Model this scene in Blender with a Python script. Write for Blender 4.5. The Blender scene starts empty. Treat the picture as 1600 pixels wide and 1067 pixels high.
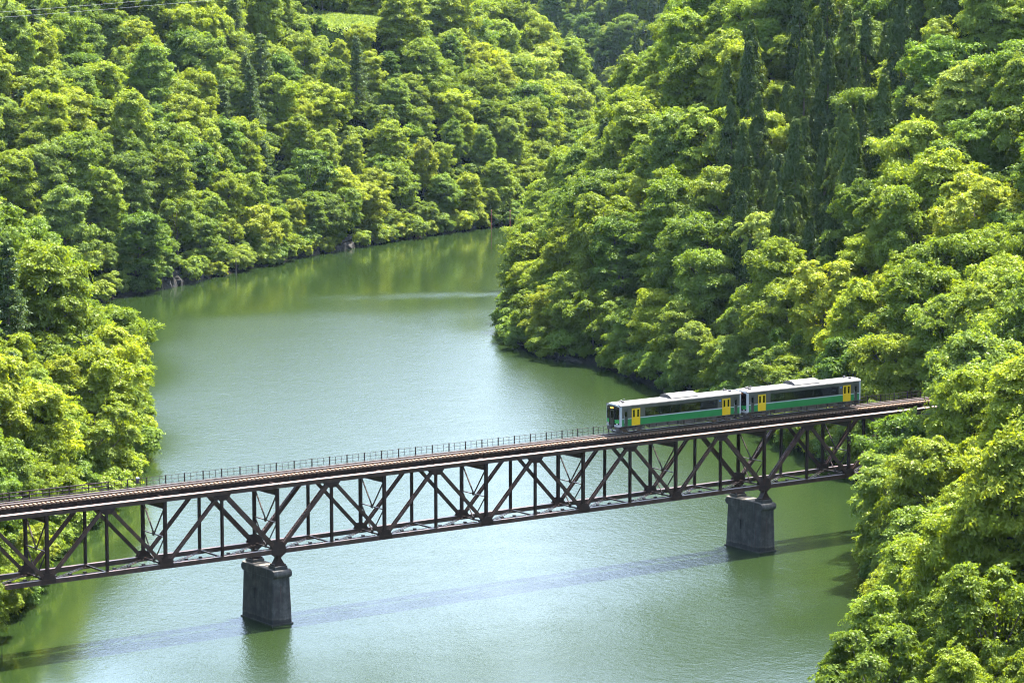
import bpy, math, random
import numpy as np
from mathutils import Vector, Matrix

# ------------------------------------------------------------------ camera, sky, sun, exposure
S = bpy.context.scene
COL = S.collection
CAM = np.array([-167.96, -280.47, 72.33])
YAW, PITCH, FPX = 0.6238, 0.1249, 4625.7
cam_d = bpy.data.cameras.new('camera')
cam = bpy.data.objects.new('camera', cam_d)
COL.objects.link(cam)
cam.location = CAM
cam.rotation_euler = (math.pi / 2 - PITCH, 0, -YAW)
cam_d.sensor_width = 36.0
cam_d.lens = FPX / 1600 * 36.0
cam_d.clip_start = 1.0
cam_d.clip_end = 6000.0
S.camera = cam

SUNV = Vector((0.42, 0.14, 1.0)).normalized()
SUN_EL = math.asin(SUNV.z)
SUN_AZ = math.atan2(SUNV.x, SUNV.y)
w = bpy.data.worlds.new('World')
S.world = w
w.use_nodes = True
wn = w.node_tree
bg = wn.nodes['Background']
sky = wn.nodes.new('ShaderNodeTexSky')
sky.sky_type = 'NISHITA'
sky.sun_disc = False
sky.sun_elevation = SUN_EL
sky.sun_rotation = SUN_AZ
sky.altitude = 300
sky.air_density = 1.0
sky.dust_density = 3.0
wn.links.new(sky.outputs[0], bg.inputs[0])
bg.inputs[1].default_value = 0.15
sun_d = bpy.data.lights.new('sun', 'SUN')
sun_d.energy = 5.0
sun_d.angle = math.radians(0.5)
sun_d.color = (1.0, 0.95, 0.86)
sun = bpy.data.objects.new('sun', sun_d)
COL.objects.link(sun)
sun.rotation_euler = SUNV.to_track_quat('Z', 'Y').to_euler()
sun.location = (200, 100, 400)

S.view_settings.view_transform = 'Standard'
S.view_settings.look = 'None'
S.view_settings.exposure = 2.53
S.view_settings.gamma = 1.0
S.view_settings.use_curve_mapping = False
S.render.engine = 'CYCLES'
cy = S.cycles
cy.max_bounces = 7
cy.diffuse_bounces = 2
cy.glossy_bounces = 3
cy.transmission_bounces = 4
cy.transparent_max_bounces = 8
cy.volume_bounces = 0
cy.sample_clamp_indirect = 6.0
cy.filter_width = 1.1
cy.use_denoising = True
try:
    cy.denoiser = 'OPENIMAGEDENOISE'
    cy.denoising_prefilter = 'NONE'
except Exception:
    pass

rng = np.random.default_rng(7)
random.seed(7)


# ------------------------------------------------------------------ helpers
class MB:
    """collects vertices and faces and links them as one mesh object"""
    def __init__(s):
        s.v, s.f = [], []

    def add(s, verts, faces):
        o = len(s.v)
        s.v.extend([tuple(p) for p in verts])
        s.f.extend([tuple(i + o for i in f) for f in faces])
        return s

    def box(s, x0, x1, y0, y1, z0, z1):
        v = [(x0, y0, z0), (x1, y0, z0), (x1, y1, z0), (x0, y1, z0), (x0, y0, z1), (x1, y0, z1), (x1, y1, z1), (x0, y1, z1)]
        return s.add(v, [(0, 3, 2, 1), (4, 5, 6, 7), (0, 1, 5, 4), (1, 2, 6, 5), (2, 3, 7, 6), (3, 0, 4, 7)])

    def bar(s, a, b, wu, wv, up=(0, 0, 1), ou=0.0, ov=0.0):
        """box along a-b; u is the sideways axis, v the axis nearest to `up`"""
        a, b = Vector(a), Vector(b)
        d = (b - a).normalized()
        u = d.cross(Vector(up))
        if u.length < 1e-4:
            u = d.cross(Vector((1, 0, 0)))
        u.normalize()
        v = u.cross(d).normalized()
        pts = []
        for p in (a, b):
            for su, sv in ((-1, -1), (1, -1), (1, 1), (-1, 1)):
                pts.append(p + u * (su * wu / 2 + ou) + v * (sv * wv / 2 + ov))
        return s.add(pts, [(0, 1, 2, 3), (7, 6, 5, 4), (0, 4, 5, 1), (1, 5, 6, 2), (2, 6, 7, 3), (3, 7, 4, 0)])

    def tube(s, pts, radii, n=6, cap=True):
        pts = [Vector(p) for p in pts]
        ring = []
        o = len(s.v)
        for i, p in enumerate(pts):
            d = (pts[min(i + 1, len(pts) - 1)] - pts[max(i - 1, 0)]).normalized()
            u = d.cross(Vector((0, 0, 1)))
            if u.length < 1e-3:
                u = Vector((1, 0, 0))
            u.normalize()
            v = d.cross(u)
            for k in range(n):
                a = 2 * math.pi * k / n
                s.v.append(tuple(p + (u * math.cos(a) + v * math.sin(a)) * radii[i]))
        for i in range(len(pts) - 1):
            for k in range(n):
                a, b = o + i * n + k, o + i * n + (k + 1) % n
                s.f.append((a, b, b + n, a + n))
        if cap:
            s.f.append(tuple(o + k for k in reversed(range(n))))
            s.f.append(tuple(o + (len(pts) - 1) * n + k for k in range(n)))
        return s

    def prism(s, prof, axis, a, b):
        """closed profile (list of 2-tuples) extruded along axis 0/1/2 from a to b"""
        n = len(prof)
        v = []
        for t in (a, b):
            for p, q in prof:
                v.append({0: (t, p, q), 1: (p, t, q), 2: (p, q, t)}[axis])
        f = [tuple(range(n)), tuple(reversed(range(n, 2 * n)))]
        for i in range(n):
            j = (i + 1) % n
            f.append((i, i + n, j + n, j))
        return s.add(v, f)

    def mesh(s, name, mats, smooth=False, recalc=True):
        me = bpy.data.meshes.new(name)
        me.from_pydata(s.v, [], s.f)
        if recalc:
            import bmesh
            bm = bmesh.new(); bm.from_mesh(me)
            bmesh.ops.recalc_face_normals(bm, faces=bm.faces)
            bm.to_mesh(me); bm.free()
        for m in (mats if isinstance(mats, (list, tuple)) else [mats]):
            me.materials.append(m)
        if smooth:
            me.shade_smooth()
        me.update()
        return me

    def build(s, name, mats, parent=None, smooth=False, bevel=0.0, loc=None):
        o = bpy.data.objects.new(name, s.mesh(name, mats, smooth))
        COL.objects.link(o)
        if parent is not None:
            o.parent = parent
        if loc is not None:
            o.location = loc
        if bevel:
            m = o.modifiers.new('bevel', 'BEVEL'); m.width = bevel; m.segments = 2; m.limit_method = 'ANGLE'
        return o


def tag(o, label, cat=None, group=None, kind=None):
    if label: o['label'] = label
    if cat: o['category'] = cat
    if group: o['group'] = group
    if kind: o['kind'] = kind
    return o


def thing(name, label, cat, loc=(0, 0, 0), rz=0.0, group=None):
    o = bpy.data.objects.new(name, None)
    o.empty_display_size = 0.5
    COL.objects.link(o)
    o.location = loc
    o.rotation_euler = (0, 0, rz)
    return tag(o, label, cat, group)


def inst(name, me, parent=None, loc=(0, 0, 0), rot=(0, 0, 0), scale=(1, 1, 1)):
    o = bpy.data.objects.new(name, me)
    COL.objects.link(o)
    if parent is not None: o.parent = parent
    o.location = loc; o.rotation_euler = rot; o.scale = scale
    return o


# ------------------------------------------------------------------ materials
def mat(name):
    m = bpy.data.materials.new(name)
    m.use_nodes = True
    nt = m.node_tree
    return m, nt, nt.nodes['Principled BSDF']


def N(nt, t, **kw):
    n = nt.nodes.new(t)
    for k, v in kw.items():
        setattr(n, k, v)
    return n


def ramp(nt, fac, stops, interp='LINEAR'):
    r = N(nt, 'ShaderNodeValToRGB')
    r.color_ramp.interpolation = interp
    el = r.color_ramp.elements
    while len(el) < len(stops): el.new(0.5)
    for e, (p, c) in zip(el, stops):
        e.position = p; e.color = (*c, 1)
    nt.links.new(fac, r.inputs[0])
    return r.outputs[0]


def noise(nt, scale, detail=4, rough=0.55, vec=None, kind='Object', stretch=None):
    tc = N(nt, 'ShaderNodeTexCoord')
    src = tc.outputs[kind] if vec is None else vec
    if stretch:
        mp = N(nt, 'ShaderNodeMapping'); mp.inputs['Scale'].default_value = stretch
        nt.links.new(src, mp.inputs[0]); src = mp.outputs[0]
    n = N(nt, 'ShaderNodeTexNoise')
    n.inputs['Scale'].default_value = scale
    n.inputs['Detail'].default_value = detail
    n.inputs['Roughness'].default_value = rough
    nt.links.new(src, n.inputs['Vector'])
    return n.outputs['Fac']


def mottled(name, c0, c1, scale=1.0, rough=0.6, metal=0.0, bump=0.0, spec=0.5, stretch=None, c2=None):
    m, nt, p = mat(name)
    f = noise(nt, scale, 6, 0.6, stretch=stretch)
    stops = [(0.32, c0), (0.68, c1)]
    if c2: stops = [(0.3, c0), (0.52, c1), (0.72, c2)]
    nt.links.new(ramp(nt, f, stops), p.inputs['Base Color'])
    p.inputs['Roughness'].default_value = rough
    p.inputs['Metallic'].default_value = metal
    p.inputs['Specular IOR Level'].default_value = spec
    if bump:
        b = N(nt, 'ShaderNodeBump'); b.inputs['Distance'].default_value = bump
        b.inputs['Strength'].default_value = 0.6
        nt.links.new(noise(nt, scale * 5, 4, 0.6), b.inputs['Height'])
        nt.links.new(b.outputs[0], p.inputs['Normal'])
    return m


STEEL = mottled('rusty_brown_steel', (0.014, 0.0075, 0.006), (0.025, 0.013, 0.010), 1.4, 0.5, 0.0, 0.004, 0.3, c2=(0.050, 0.022, 0.014))
STEEL_L = mottled('weathered_chord_steel', (0.030, 0.017, 0.013), (0.058, 0.033, 0.025), 1.1, 0.45, 0.0, 0.003, 0.35, c2=(0.105, 0.056, 0.040))
STEEL_T = mottled('sun_brightened_cover_plate', (0.12, 0.080, 0.065), (0.23, 0.16, 0.135), 0.9, 0.5, 0.0, 0.003, 0.4)  # paler copy of the chord steel: paints the sun's bright line on top
TIMBER = mottled('weathered_timber', (0.16, 0.105, 0.065), (0.30, 0.205, 0.135), 2.5, 0.8, 0.0, 0.006, 0.3, stretch=(4, 0.6, 4))
PLANK = mottled('walkway_timber', (0.030, 0.018, 0.013), (0.058, 0.037, 0.028), 2.0, 0.8, 0.0, 0.004, 0.3, stretch=(0.5, 4, 4))
RAILM = mottled('rail_steel', (0.05, 0.027, 0.019), (0.085, 0.047, 0.033), 3.0, 0.5, 0.2)
RAILTOP = mottled('polished_rail_head', (0.32, 0.30, 0.28), (0.45, 0.43, 0.41), 3.0, 0.3, 0.8)


def concrete_mat():
    m, nt, p = mat('stained_pier_concrete')
    f = noise(nt, 0.75, 9, 0.72)
    base = ramp(nt, f, [(0.30, (0.020, 0.0195, 0.017)), (0.5, (0.050, 0.048, 0.041)), (0.70, (0.115, 0.110, 0.094))])
    st = noise(nt, 1.0, 5, 0.65, stretch=(2.2, 2.2, 0.16))
    streak = ramp(nt, st, [(0.36, (0.6, 0.6, 0.6)), (0.64, (1, 1, 1))])
    mx = N(nt, 'ShaderNodeMix', data_type='RGBA', blend_type='MULTIPLY'); mx.inputs[0].default_value = 0.85
    nt.links.new(base, mx.inputs[6]); nt.links.new(streak, mx.inputs[7])
    # pale lime and red-brown rust runs
    st2 = noise(nt, 1.3, 4, 0.6, stretch=(3.1, 2.3, 0.14))
    lime = ramp(nt, st2, [(0.60, (0, 0, 0)), (0.70, (1, 1, 1))])
    mx2 = N(nt, 'ShaderNodeMix', data_type='RGBA'); mx2.inputs[7].default_value = (0.13, 0.14, 0.14, 1)
    ml = N(nt, 'ShaderNodeMath', operation='MULTIPLY'); ml.inputs[1].default_value = 0.55
    nt.links.new(lime, ml.inputs[0]); nt.links.new(ml.outputs[0], mx2.inputs[0]); nt.links.new(mx.outputs[2], mx2.inputs[6])
    st3 = noise(nt, 0.9, 3, 0.5, stretch=(2.9, 3.7, 0.10))
    rust = ramp(nt, st3, [(0.62, (0, 0, 0)), (0.72, (1, 1, 1))])
    mr = N(nt, 'ShaderNodeMath', operation='MULTIPLY'); mr.inputs[1].default_value = 0.6
    nt.links.new(rust, mr.inputs[0])
    mx3 = N(nt, 'ShaderNodeMix', data_type='RGBA'); mx3.inputs[7].default_value = (0.075, 0.022, 0.018, 1)
    nt.links.new(mr.outputs[0], mx3.inputs[0]); nt.links.new(mx2.outputs[2], mx3.inputs[6])
    # tide line: a wet dark foot under a thin pale drying band
    geo = N(nt, 'ShaderNodeNewGeometry'); sz = N(nt, 'ShaderNodeSeparateXYZ'); nt.links.new(geo.outputs['Position'], sz.inputs[0])
    wob = N(nt, 'ShaderNodeMath', operation='MULTIPLY_ADD'); wob.inputs[1].default_value = 0.7
    nt.links.new(f, wob.inputs[0]); nt.links.new(sz.outputs[2], wob.inputs[2])
    dv_ = N(nt, 'ShaderNodeMath', operation='DIVIDE'); dv_.inputs[1].default_value = 3.0; nt.links.new(wob.outputs[0], dv_.inputs[0])
    tide = ramp(nt, dv_.outputs[0], [(0.0, (0.42, 0.46, 0.40)), (0.30, (0.50, 0.52, 0.46)), (0.345, (1.45, 1.42, 1.32)), (0.42, (1.0, 1.0, 1.0))])
    mx4 = N(nt, 'ShaderNodeMix', data_type='RGBA', blend_type='MULTIPLY'); mx4.inputs[0].default_value = 1.0
    nt.links.new(mx3.outputs[2], mx4.inputs[6]); nt.links.new(tide, mx4.inputs[7])
    nt.links.new(mx4.outputs[2], p.inputs['Base Color'])
    p.inputs['Roughness'].default_value = 0.9
    b = N(nt, 'ShaderNodeBump'); b.inputs['Distance'].default_value = 0.05; b.inputs['Strength'].default_value = 0.8
    nt.links.new(noise(nt, 2.4, 8, 0.65), b.inputs['Height'])
    nt.links.new(b.outputs[0], p.inputs['Normal'])
    return m


CONC = concrete_mat()
CONC_CAP = mottled('worn_pier_cap', (0.09, 0.08, 0.065), (0.20, 0.18, 0.145), 1.6, 0.9, 0, 0.03, 0.3)


def leaf_mat(name, c_dark, c_mid, c_light, trans=0.42, tgain=(1.9, 1.75, 0.55), gloss=0.012):
    m = bpy.data.materials.new(name)
    m.use_nodes = True
    nt = m.node_tree
    nt.nodes.clear()
    out = N(nt, 'ShaderNodeOutputMaterial')
    oi = N(nt, 'ShaderNodeObjectInfo')
    f = noise(nt, 0.45, 3, 0.6)
    f2 = noise(nt, 3.0, 2, 0.5)
    a = N(nt, 'ShaderNodeMath', operation='MULTIPLY_ADD'); a.inputs[1].default_value = 0.55
    nt.links.new(oi.outputs['Random'], a.inputs[0]); 
    b = N(nt, 'ShaderNodeMath', operation='MULTIPLY'); b.inputs[1].default_value = 0.42
    nt.links.new(f, b.inputs[0]); nt.links.new(b.outputs[0], a.inputs[2])
    a2 = N(nt, 'ShaderNodeMath', operation='MULTIPLY_ADD'); a2.inputs[1].default_value = 0.3
    nt.links.new(f2, a2.inputs[0]); nt.links.new(a.outputs[0], a2.inputs[2])
    col = ramp(nt, a2.outputs[0], [(0.25, c_dark), (0.62, c_mid), (1.0, c_light)])
    tint = N(nt, 'ShaderNodeMix', data_type='RGBA', blend_type='MULTIPLY'); tint.inputs[0].default_value = 1.0
    nt.links.new(col, tint.inputs[6]); nt.links.new(oi.outputs['Color'], tint.inputs[7])
    di = N(nt, 'ShaderNodeBsdfDiffuse'); nt.links.new(tint.outputs[2], di.inputs[0])
    tr = N(nt, 'ShaderNodeBsdfTranslucent')
    g = N(nt, 'ShaderNodeMix', data_type='RGBA', blend_type='MULTIPLY'); g.inputs[0].default_value = 1.0
    g.inputs[7].default_value = (*tgain, 1); g.clamp_result = False
    nt.links.new(tint.outputs[2], g.inputs[6]); nt.links.new(g.outputs[2], tr.inputs[0])
    ms = N(nt, 'ShaderNodeMixShader'); ms.inputs[0].default_value = trans
    nt.links.new(di.outputs[0], ms.inputs[1]); nt.links.new(tr.outputs[0], ms.inputs[2])
    gl = N(nt, 'ShaderNodeBsdfGlossy'); gl.inputs['Roughness'].default_value = 0.45
    gl.inputs['Color'].default_value = (0.9, 0.95, 0.85, 1)
    m2 = N(nt, 'ShaderNodeMixShader'); m2.inputs[0].default_value = gloss
    nt.links.new(ms.outputs[0], m2.inputs[1]); nt.links.new(gl.outputs[0], m2.inputs[2])
    nt.links.new(m2.outputs[0], out.inputs[0])
    return m


LEAF = leaf_mat('broad_leaves', (0.060, 0.106, 0.013), (0.126, 0.186, 0.019), (0.180, 0.230, 0.028))
CEDAR = leaf_mat('cedar_needles', (0.022, 0.043, 0.008), (0.040, 0.068, 0.010), (0.074, 0.106, 0.015), 0.22, (1.8, 1.7, 0.8), 0.015)
LARCH = leaf_mat('larch_needles', (0.034, 0.066, 0.018), (0.052, 0.090, 0.022), (0.080, 0.120, 0.028), 0.35, (1.8, 1.6, 0.8), 0.015)
BARK = mottled('tree_bark', (0.055, 0.045, 0.035), (0.13, 0.11, 0.09), 3.0, 0.9, 0, 0.02, 0.2, stretch=(3, 3, 0.5))


# ------------------------------------------------------------------ plan of the valley
FW = np.array([math.sin(YAW) * math.cos(PITCH), math.cos(YAW) * math.cos(PITCH), -math.sin(PITCH)])
RT = np.array([math.cos(YAW), -math.sin(YAW), 0.0])
UP = np.cross(RT, FW)


def project(p):
    d = np.asarray(p, float) - CAM
    z = d @ FW
    return 800 + FPX * (d @ RT) / z, 533.5 - FPX * (d @ UP) / z, z


def plan(bearing, dist):
    """plan position from a bearing (1/4626 rad steps right of the valley axis, 800 = on the axis) and a ground distance from the viewpoint"""
    a = YAW + np.arctan((bearing - 800) / (FPX * math.cos(PITCH)))
    return CAM[0] + dist * np.sin(a), CAM[1] + dist * np.cos(a)


# left bank outwards, round the bend, back along the right bank (survey of the shoreline)
SHORE = [(-1500, 150), (-700, 235), (-260, 272), (-90, 300), (-50, 322), (0, 345), (70, 372), (140, 400), (195, 428), (212, 452), (190, 485),
         (110, 515), (30, 540), (-120, 565), (-180, 605), (-60, 632), (60, 642), (165, 655), (250, 676), (350, 708), (460, 747), (600, 790), (700, 818),
         (760, 835), (814, 848), (862, 885), (888, 930), (924, 1000), (955, 1060), (968, 1130), (940, 1200), (880, 1260),
         (700, 1330), (-400, 1420), (-400, 1500), (750, 1430), (1060, 1300), (1190, 1200), (1205, 1110), (1180, 1030),
         (1120, 955), (1055, 895), (985, 840), (915, 800), (862, 755), (834, 700), (814, 640), (803, 600), (800, 583), (810, 570), (842, 557), (900, 547), (955, 537),
         (1030, 513), (1110, 492), (1190, 470), (1260, 447), (1320, 428), (1410, 414), (1420, 396), (1412, 376), (1392, 360), (1396, 347),
         (1445, 334), (1468, 320), (1422, 303), (1392, 288), (1345, 262), (1100, 232), (800, 190), (0, 150)]
POLY = np.array([plan(b, d) for b, d in SHORE])


def sdf(x, y):
    """distance to the waterline: positive on land, negative on the water"""
    x = np.asarray(x, float); y = np.asarray(y, float)
    best = np.full(x.shape, 1e9)
    inside = np.zeros(x.shape, bool)
    n = len(POLY)
    for i in range(n):
        ax, ay = POLY[i]; bx, by = POLY[(i + 1) % n]
        dx, dy = bx - ax, by - ay
        t = np.clip(((x - ax) * dx + (y - ay) * dy) / (dx * dx + dy * dy), 0, 1)
        best = np.minimum(best, (x - ax - t * dx) ** 2 + (y - ay - t * dy) ** 2)
        c = ((ay > y) != (by > y))
        with np.errstate(divide='ignore', invalid='ignore'):
            c &= x < (bx - ax) * (y - ay) / (by - ay) + ax
        inside ^= c
    d = np.sqrt(best)
    return np.where(inside, -d, d)


_P = np.random.default_rng(3).random((64, 64))


def vnoise(x, y):
    xi = np.floor(x).astype(int); yi = np.floor(y).astype(int)
    fx = x - xi; fy = y - yi
    fx = fx * fx * (3 - 2 * fx); fy = fy * fy * (3 - 2 * fy)
    g = lambda i, j: _P[i % 64, j % 64]
    return (g(xi, yi) * (1 - fx) + g(xi + 1, yi) * fx) * (1 - fy) + (g(xi, yi + 1) * (1 - fx) + g(xi + 1, yi + 1) * fx) * fy


CLEARING = plan(545, 888)          # sunny meadow high on the left hill


def height(x, y, s=None):
    x = np.asarray(x, float); y = np.asarray(y, float)
    if s is None: s = sdf(x, y)
    land = np.maximum(s, 0)
    n1 = vnoise(x / 62 + 5.3, y / 62 + 1.7) - 0.5
    n2 = vnoise(x / 23 + 9.1, y / 23 + 4.2) - 0.5
    r = np.hypot(x - CAM[0], y - CAM[1])
    brg = np.tan(np.clip(np.arctan2(x - CAM[0], y - CAM[1]) - YAW, -1.2, 1.2)) * FPX + 800
    far = 1 / (1 + np.exp(-(r - 545) / 25))
    right = 1 / (1 + np.exp(-(brg - 815) / 25)) / (1 + np.exp((r - 1020) / 40))
    slope = 0.70 + far * (0.22 + 0.15 * right)
    slope = slope + 0.02 / (1 + np.exp((brg - 420) / 60)) * (1 - far)
    z = 1.2 * (1 - np.exp(-land / 1.2)) + slope * land * (1 + 0.45 * n1) + n2 * np.minimum(land * 0.16, 5)
    z = np.where(z > 62, 62 + 24 * (1 - np.exp(-np.maximum(z - 62, 0) / 34)), z)
    # the hillside where the viewpoint stands falls away under the line of sight
    ang = np.arctan2(x - CAM[0], y - CAM[1]) - YAW
    view = 1 / (1 + np.exp((np.abs(ang) - 0.62) / 0.03))
    cap = np.maximum(70.2 - 0.30 * r, 0.3)
    near = 1 / (1 + np.exp((r - 262) / 6))
    z = np.where(s > 0, z + (np.minimum(z, cap) - z) * np.maximum(view * near, (r < 60)), z)
    # cutting for the railway
    rail = np.exp(-(np.maximum(np.abs(y) - 3.4, 0) / 2.6) ** 2)
    z = np.where((s > 0) & (z > 14.6), z + (14.6 - z) * rail, z)
    # terrace of the meadow
    tu = (x - CLEARING[0]) * RT[0] + (y - CLEARING[1]) * RT[1]; tv = (x - CLEARING[0]) * math.sin(YAW) + (y - CLEARING[1]) * math.cos(YAW)
    tm = 1 / (1 + np.exp((np.hypot(tu / 18, tv / 20) - 1) / 0.10))
    z = z + (57.2 + 0.10 * tv - z) * tm
    return np.where(s > 0, z, np.maximum(s * 0.45, -7))


# ------------------------------------------------------------------ ground
def build_ground():
    xs = np.concatenate([np.arange(-1900, -260, 60), np.arange(-260, 520, 5.0), np.arange(520, 900, 12), np.arange(900, 2600, 60)])
    ys = np.concatenate([np.arange(-1600, -320, 60), np.arange(-320, 640, 5.0), np.arange(640, 1100, 12), np.arange(1100, 3000, 60)])
    X, Y = np.meshgrid(xs, ys, indexing='ij')
    Z = height(X, Y)
    nx, ny = X.shape
    v = np.stack([X, Y, Z], -1).reshape(-1, 3)
    I = np.arange(nx * ny).reshape(nx, ny)
    q = np.stack([I[:-1, :-1], I[1:, :-1], I[1:, 1:], I[:-1, 1:]], -1).reshape(-1, 4)
    me = quads_mesh('hillside_ground', v, q)
    me.shade_smooth()
    m, nt, p = mat('forest_floor')
    f = noise(nt, 0.12, 6, 0.6)
    base = ramp(nt, f, [(0.3, (0.003, 0.006, 0.002)), (0.55, (0.006, 0.012, 0.003)), (0.75, (0.009, 0.014, 0.004))])
    geo = N(nt, 'ShaderNodeNewGeometry')
    sx = N(nt, 'ShaderNodeSeparateXYZ'); nt.links.new(geo.outputs['Position'], sx.inputs[0])
    lo = N(nt, 'ShaderNodeMapRange'); lo.inputs[1].default_value = 2.5; lo.inputs[2].default_value = 0.3
    nt.links.new(sx.outputs[2], lo.inputs[0])
    rock = ramp(nt, noise(nt, 0.9, 8, 0.7), [(0.3, (0.006, 0.006, 0.005)), (0.5, (0.013, 0.012, 0.010)), (0.7, (0.026, 0.024, 0.020))])
    mx = N(nt, 'ShaderNodeMix', data_type='RGBA')
    nt.links.new(lo.outputs[0], mx.inputs[0]); nt.links.new(base, mx.inputs[6]); nt.links.new(rock, mx.inputs[7])
    nt.links.new(mx.outputs[2], p.inputs['Base Color'])
    p.inputs['Roughness'].default_value = 1.0
    p.inputs['Specular IOR Level'].default_value = 0.0
    b = N(nt, 'ShaderNodeBump'); b.inputs['Distance'].default_value = 0.5
    nt.links.new(noise(nt, 0.5, 8, 0.65), b.inputs['Height']); nt.links.new(b.outputs[0], p.inputs['Normal'])
    me.materials.append(m)
    o = bpy.data.objects.new('hillside_ground', me); COL.objects.link(o)
    return tag(o, 'steep dark forest floor of the valley sides under the trees', None, None, 'structure')


def quads_mesh(name, v, q, uv=None):
    me = bpy.data.meshes.new(name)
    v = np.ascontiguousarray(v, np.float32); q = np.ascontiguousarray(q, np.int32)
    k = q.shape[1]
    me.vertices.add(len(v)); me.vertices.foreach_set('co', v.ravel())
    me.loops.add(q.size); me.loops.foreach_set('vertex_index', q.ravel())
    me.polygons.add(len(q)); me.polygons.foreach_set('loop_start', np.arange(0, q.size, k, dtype=np.int32))
    me.polygons.foreach_set('loop_total', np.full(len(q), k, np.int32))
    me.update(calc_edges=True)
    return me


build_ground()


# ------------------------------------------------------------------ water
def build_water():
    xs = np.concatenate([np.arange(-700, -200, 40), np.arange(-200, 420, 5.0), np.arange(420, 900, 30)])
    ys = np.concatenate([np.arange(-420, -100, 20), np.arange(-100, 470, 5.0), np.arange(470, 1100, 30)])
    X, Y = np.meshgrid(xs, ys, indexing='ij')
    nx, ny = X.shape
    v = np.stack([X, Y, 0 * X], -1).reshape(-1, 3)
    I = np.arange(nx * ny).reshape(nx, ny)
    q = np.stack([I[:-1, :-1], I[1:, :-1], I[1:, 1:], I[:-1, 1:]], -1).reshape(-1, 4)
    me = quads_mesh('lake_water', v, q)
    # how far the breeze roughens each part of the lake: calm in the far bend and in the lee of the banks
    d = np.hypot(X - CAM[0], Y - CAM[1])
    ang = (np.arctan2(X - CAM[0], Y - CAM[1]) - YAW) * 4625 + 800
    wob = (vnoise(X / 30, Y / 30) - 0.5)
    s = -sdf(X, Y)
    far = 1 / (1 + np.exp((d - (628 - 0.00 * ang) + 50 * wob) / 9))
    streak = np.exp(-((d - 664 - 26 * wob - 6 * (vnoise(X / 9, Y / 9) - .5)) / 6) ** 2) * (1 / (1 + np.exp(-(ang - 470) / 25)))
    lee = 1 / (1 + np.exp(-(s - 6 - 12 * wob) / 3.5))
    # lee of the near left bank and of the right-hand side
    leftlee = 1 / (1 + np.exp(-(ang - 210 - (d - 330) * 0.15 - 160 * wob) / 22)) 
    rightlee = 1 / (1 + np.exp((ang - (1010 + (520 - d) * 1.15) - 150 * wob) / 45))
    rightlee = 0.42 + 0.58 * rightlee
    wind = np.clip(np.maximum(far, 0.95 * streak) * lee * leftlee * rightlee, 0, 1)
    a = me.attributes.new('wind', 'FLOAT', 'POINT')
    a.data.foreach_set('value', wind.ravel().astype(np.float32))
    m, nt, p = mat('lake_water')
    at = N(nt, 'ShaderNodeAttribute', attribute_name='wind')
    geo = N(nt, 'ShaderNodeNewGeometry')
    vec = geo.outputs['Position']
    n1 = noise(nt, 0.85, 3, 0.55, vec=vec, stretch=(1.0, 0.8, 1.0))
    n2 = noise(nt, 2.6, 3, 0.6, vec=vec, stretch=(0.9, 1.0, 1.0))
    n3 = noise(nt, 0.16, 3, 0.5, vec=vec)
    s1 = N(nt, 'ShaderNodeMath', operation='MULTIPLY'); s1.inputs[1].default_value = 0.34
    nt.links.new(n1, s1.inputs[0])
    s2 = N(nt, 'ShaderNodeMath', operation='MULTIPLY_ADD'); s2.inputs[1].default_value = 0.21
    nt.links.new(n2, s2.inputs[0]); nt.links.new(s1.outputs[0], s2.inputs[2])
    gust = N(nt, 'ShaderNodeMapRange'); gust.inputs[1].default_value = 0.3; gust.inputs[2].default_value = 0.7
    gust.inputs[3].default_value = 0.75; gust.inputs[4].default_value = 1.2
    nt.links.new(n3, gust.inputs[0])
    am = N(nt, 'ShaderNodeMath', operation='MULTIPLY'); nt.links.new(at.outputs['Fac'], am.inputs[0]); nt.links.new(gust.outputs[0], am.inputs[1])
    am2 = N(nt, 'ShaderNodeMath', operation='MULTIPLY_ADD'); am2.inputs[1].default_value = 0.92; am2.inputs[2].default_value = 0.045
    nt.links.new(am.outputs[0], am2.inputs[0])
    hh = N(nt, 'ShaderNodeMath', operation='MULTIPLY'); nt.links.new(s2.outputs[0], hh.inputs[0]); nt.links.new(am2.outputs[0], hh.inputs[1])
    b = N(nt, 'ShaderNodeBump'); b.inputs['Strength'].default_value = 1.0; b.inputs['Distance'].default_value = 0.22
    nt.links.new(hh.outputs[0], b.inputs['Height']); nt.links.new(b.outputs[0], p.inputs['Normal'])
    p.inputs['Base Color'].default_value = (0.0105, 0.0205, 0.0048, 1)
    p.inputs['IOR'].default_value = 1.333
    rr = N(nt, 'ShaderNodeMapRange'); rr.inputs[3].default_value = 0.10; rr.inputs[4].default_value = 0.22
    nt.links.new(at.outputs['Fac'], rr.inputs[0]); nt.links.new(rr.outputs[0], p.inputs['Roughness'])
    me.materials.append(m)
    o = bpy.data.objects.new('lake_water', me); COL.objects.link(o)
    return tag(o, 'green lake water, breeze-rippled in the middle and calm in the far bend', None, None, 'structure')


build_water()

# ------------------------------------------------------------------ trees: prototypes
def unit(v):
    return v / np.maximum(np.linalg.norm(v, axis=-1, keepdims=True), 1e-9)


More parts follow.
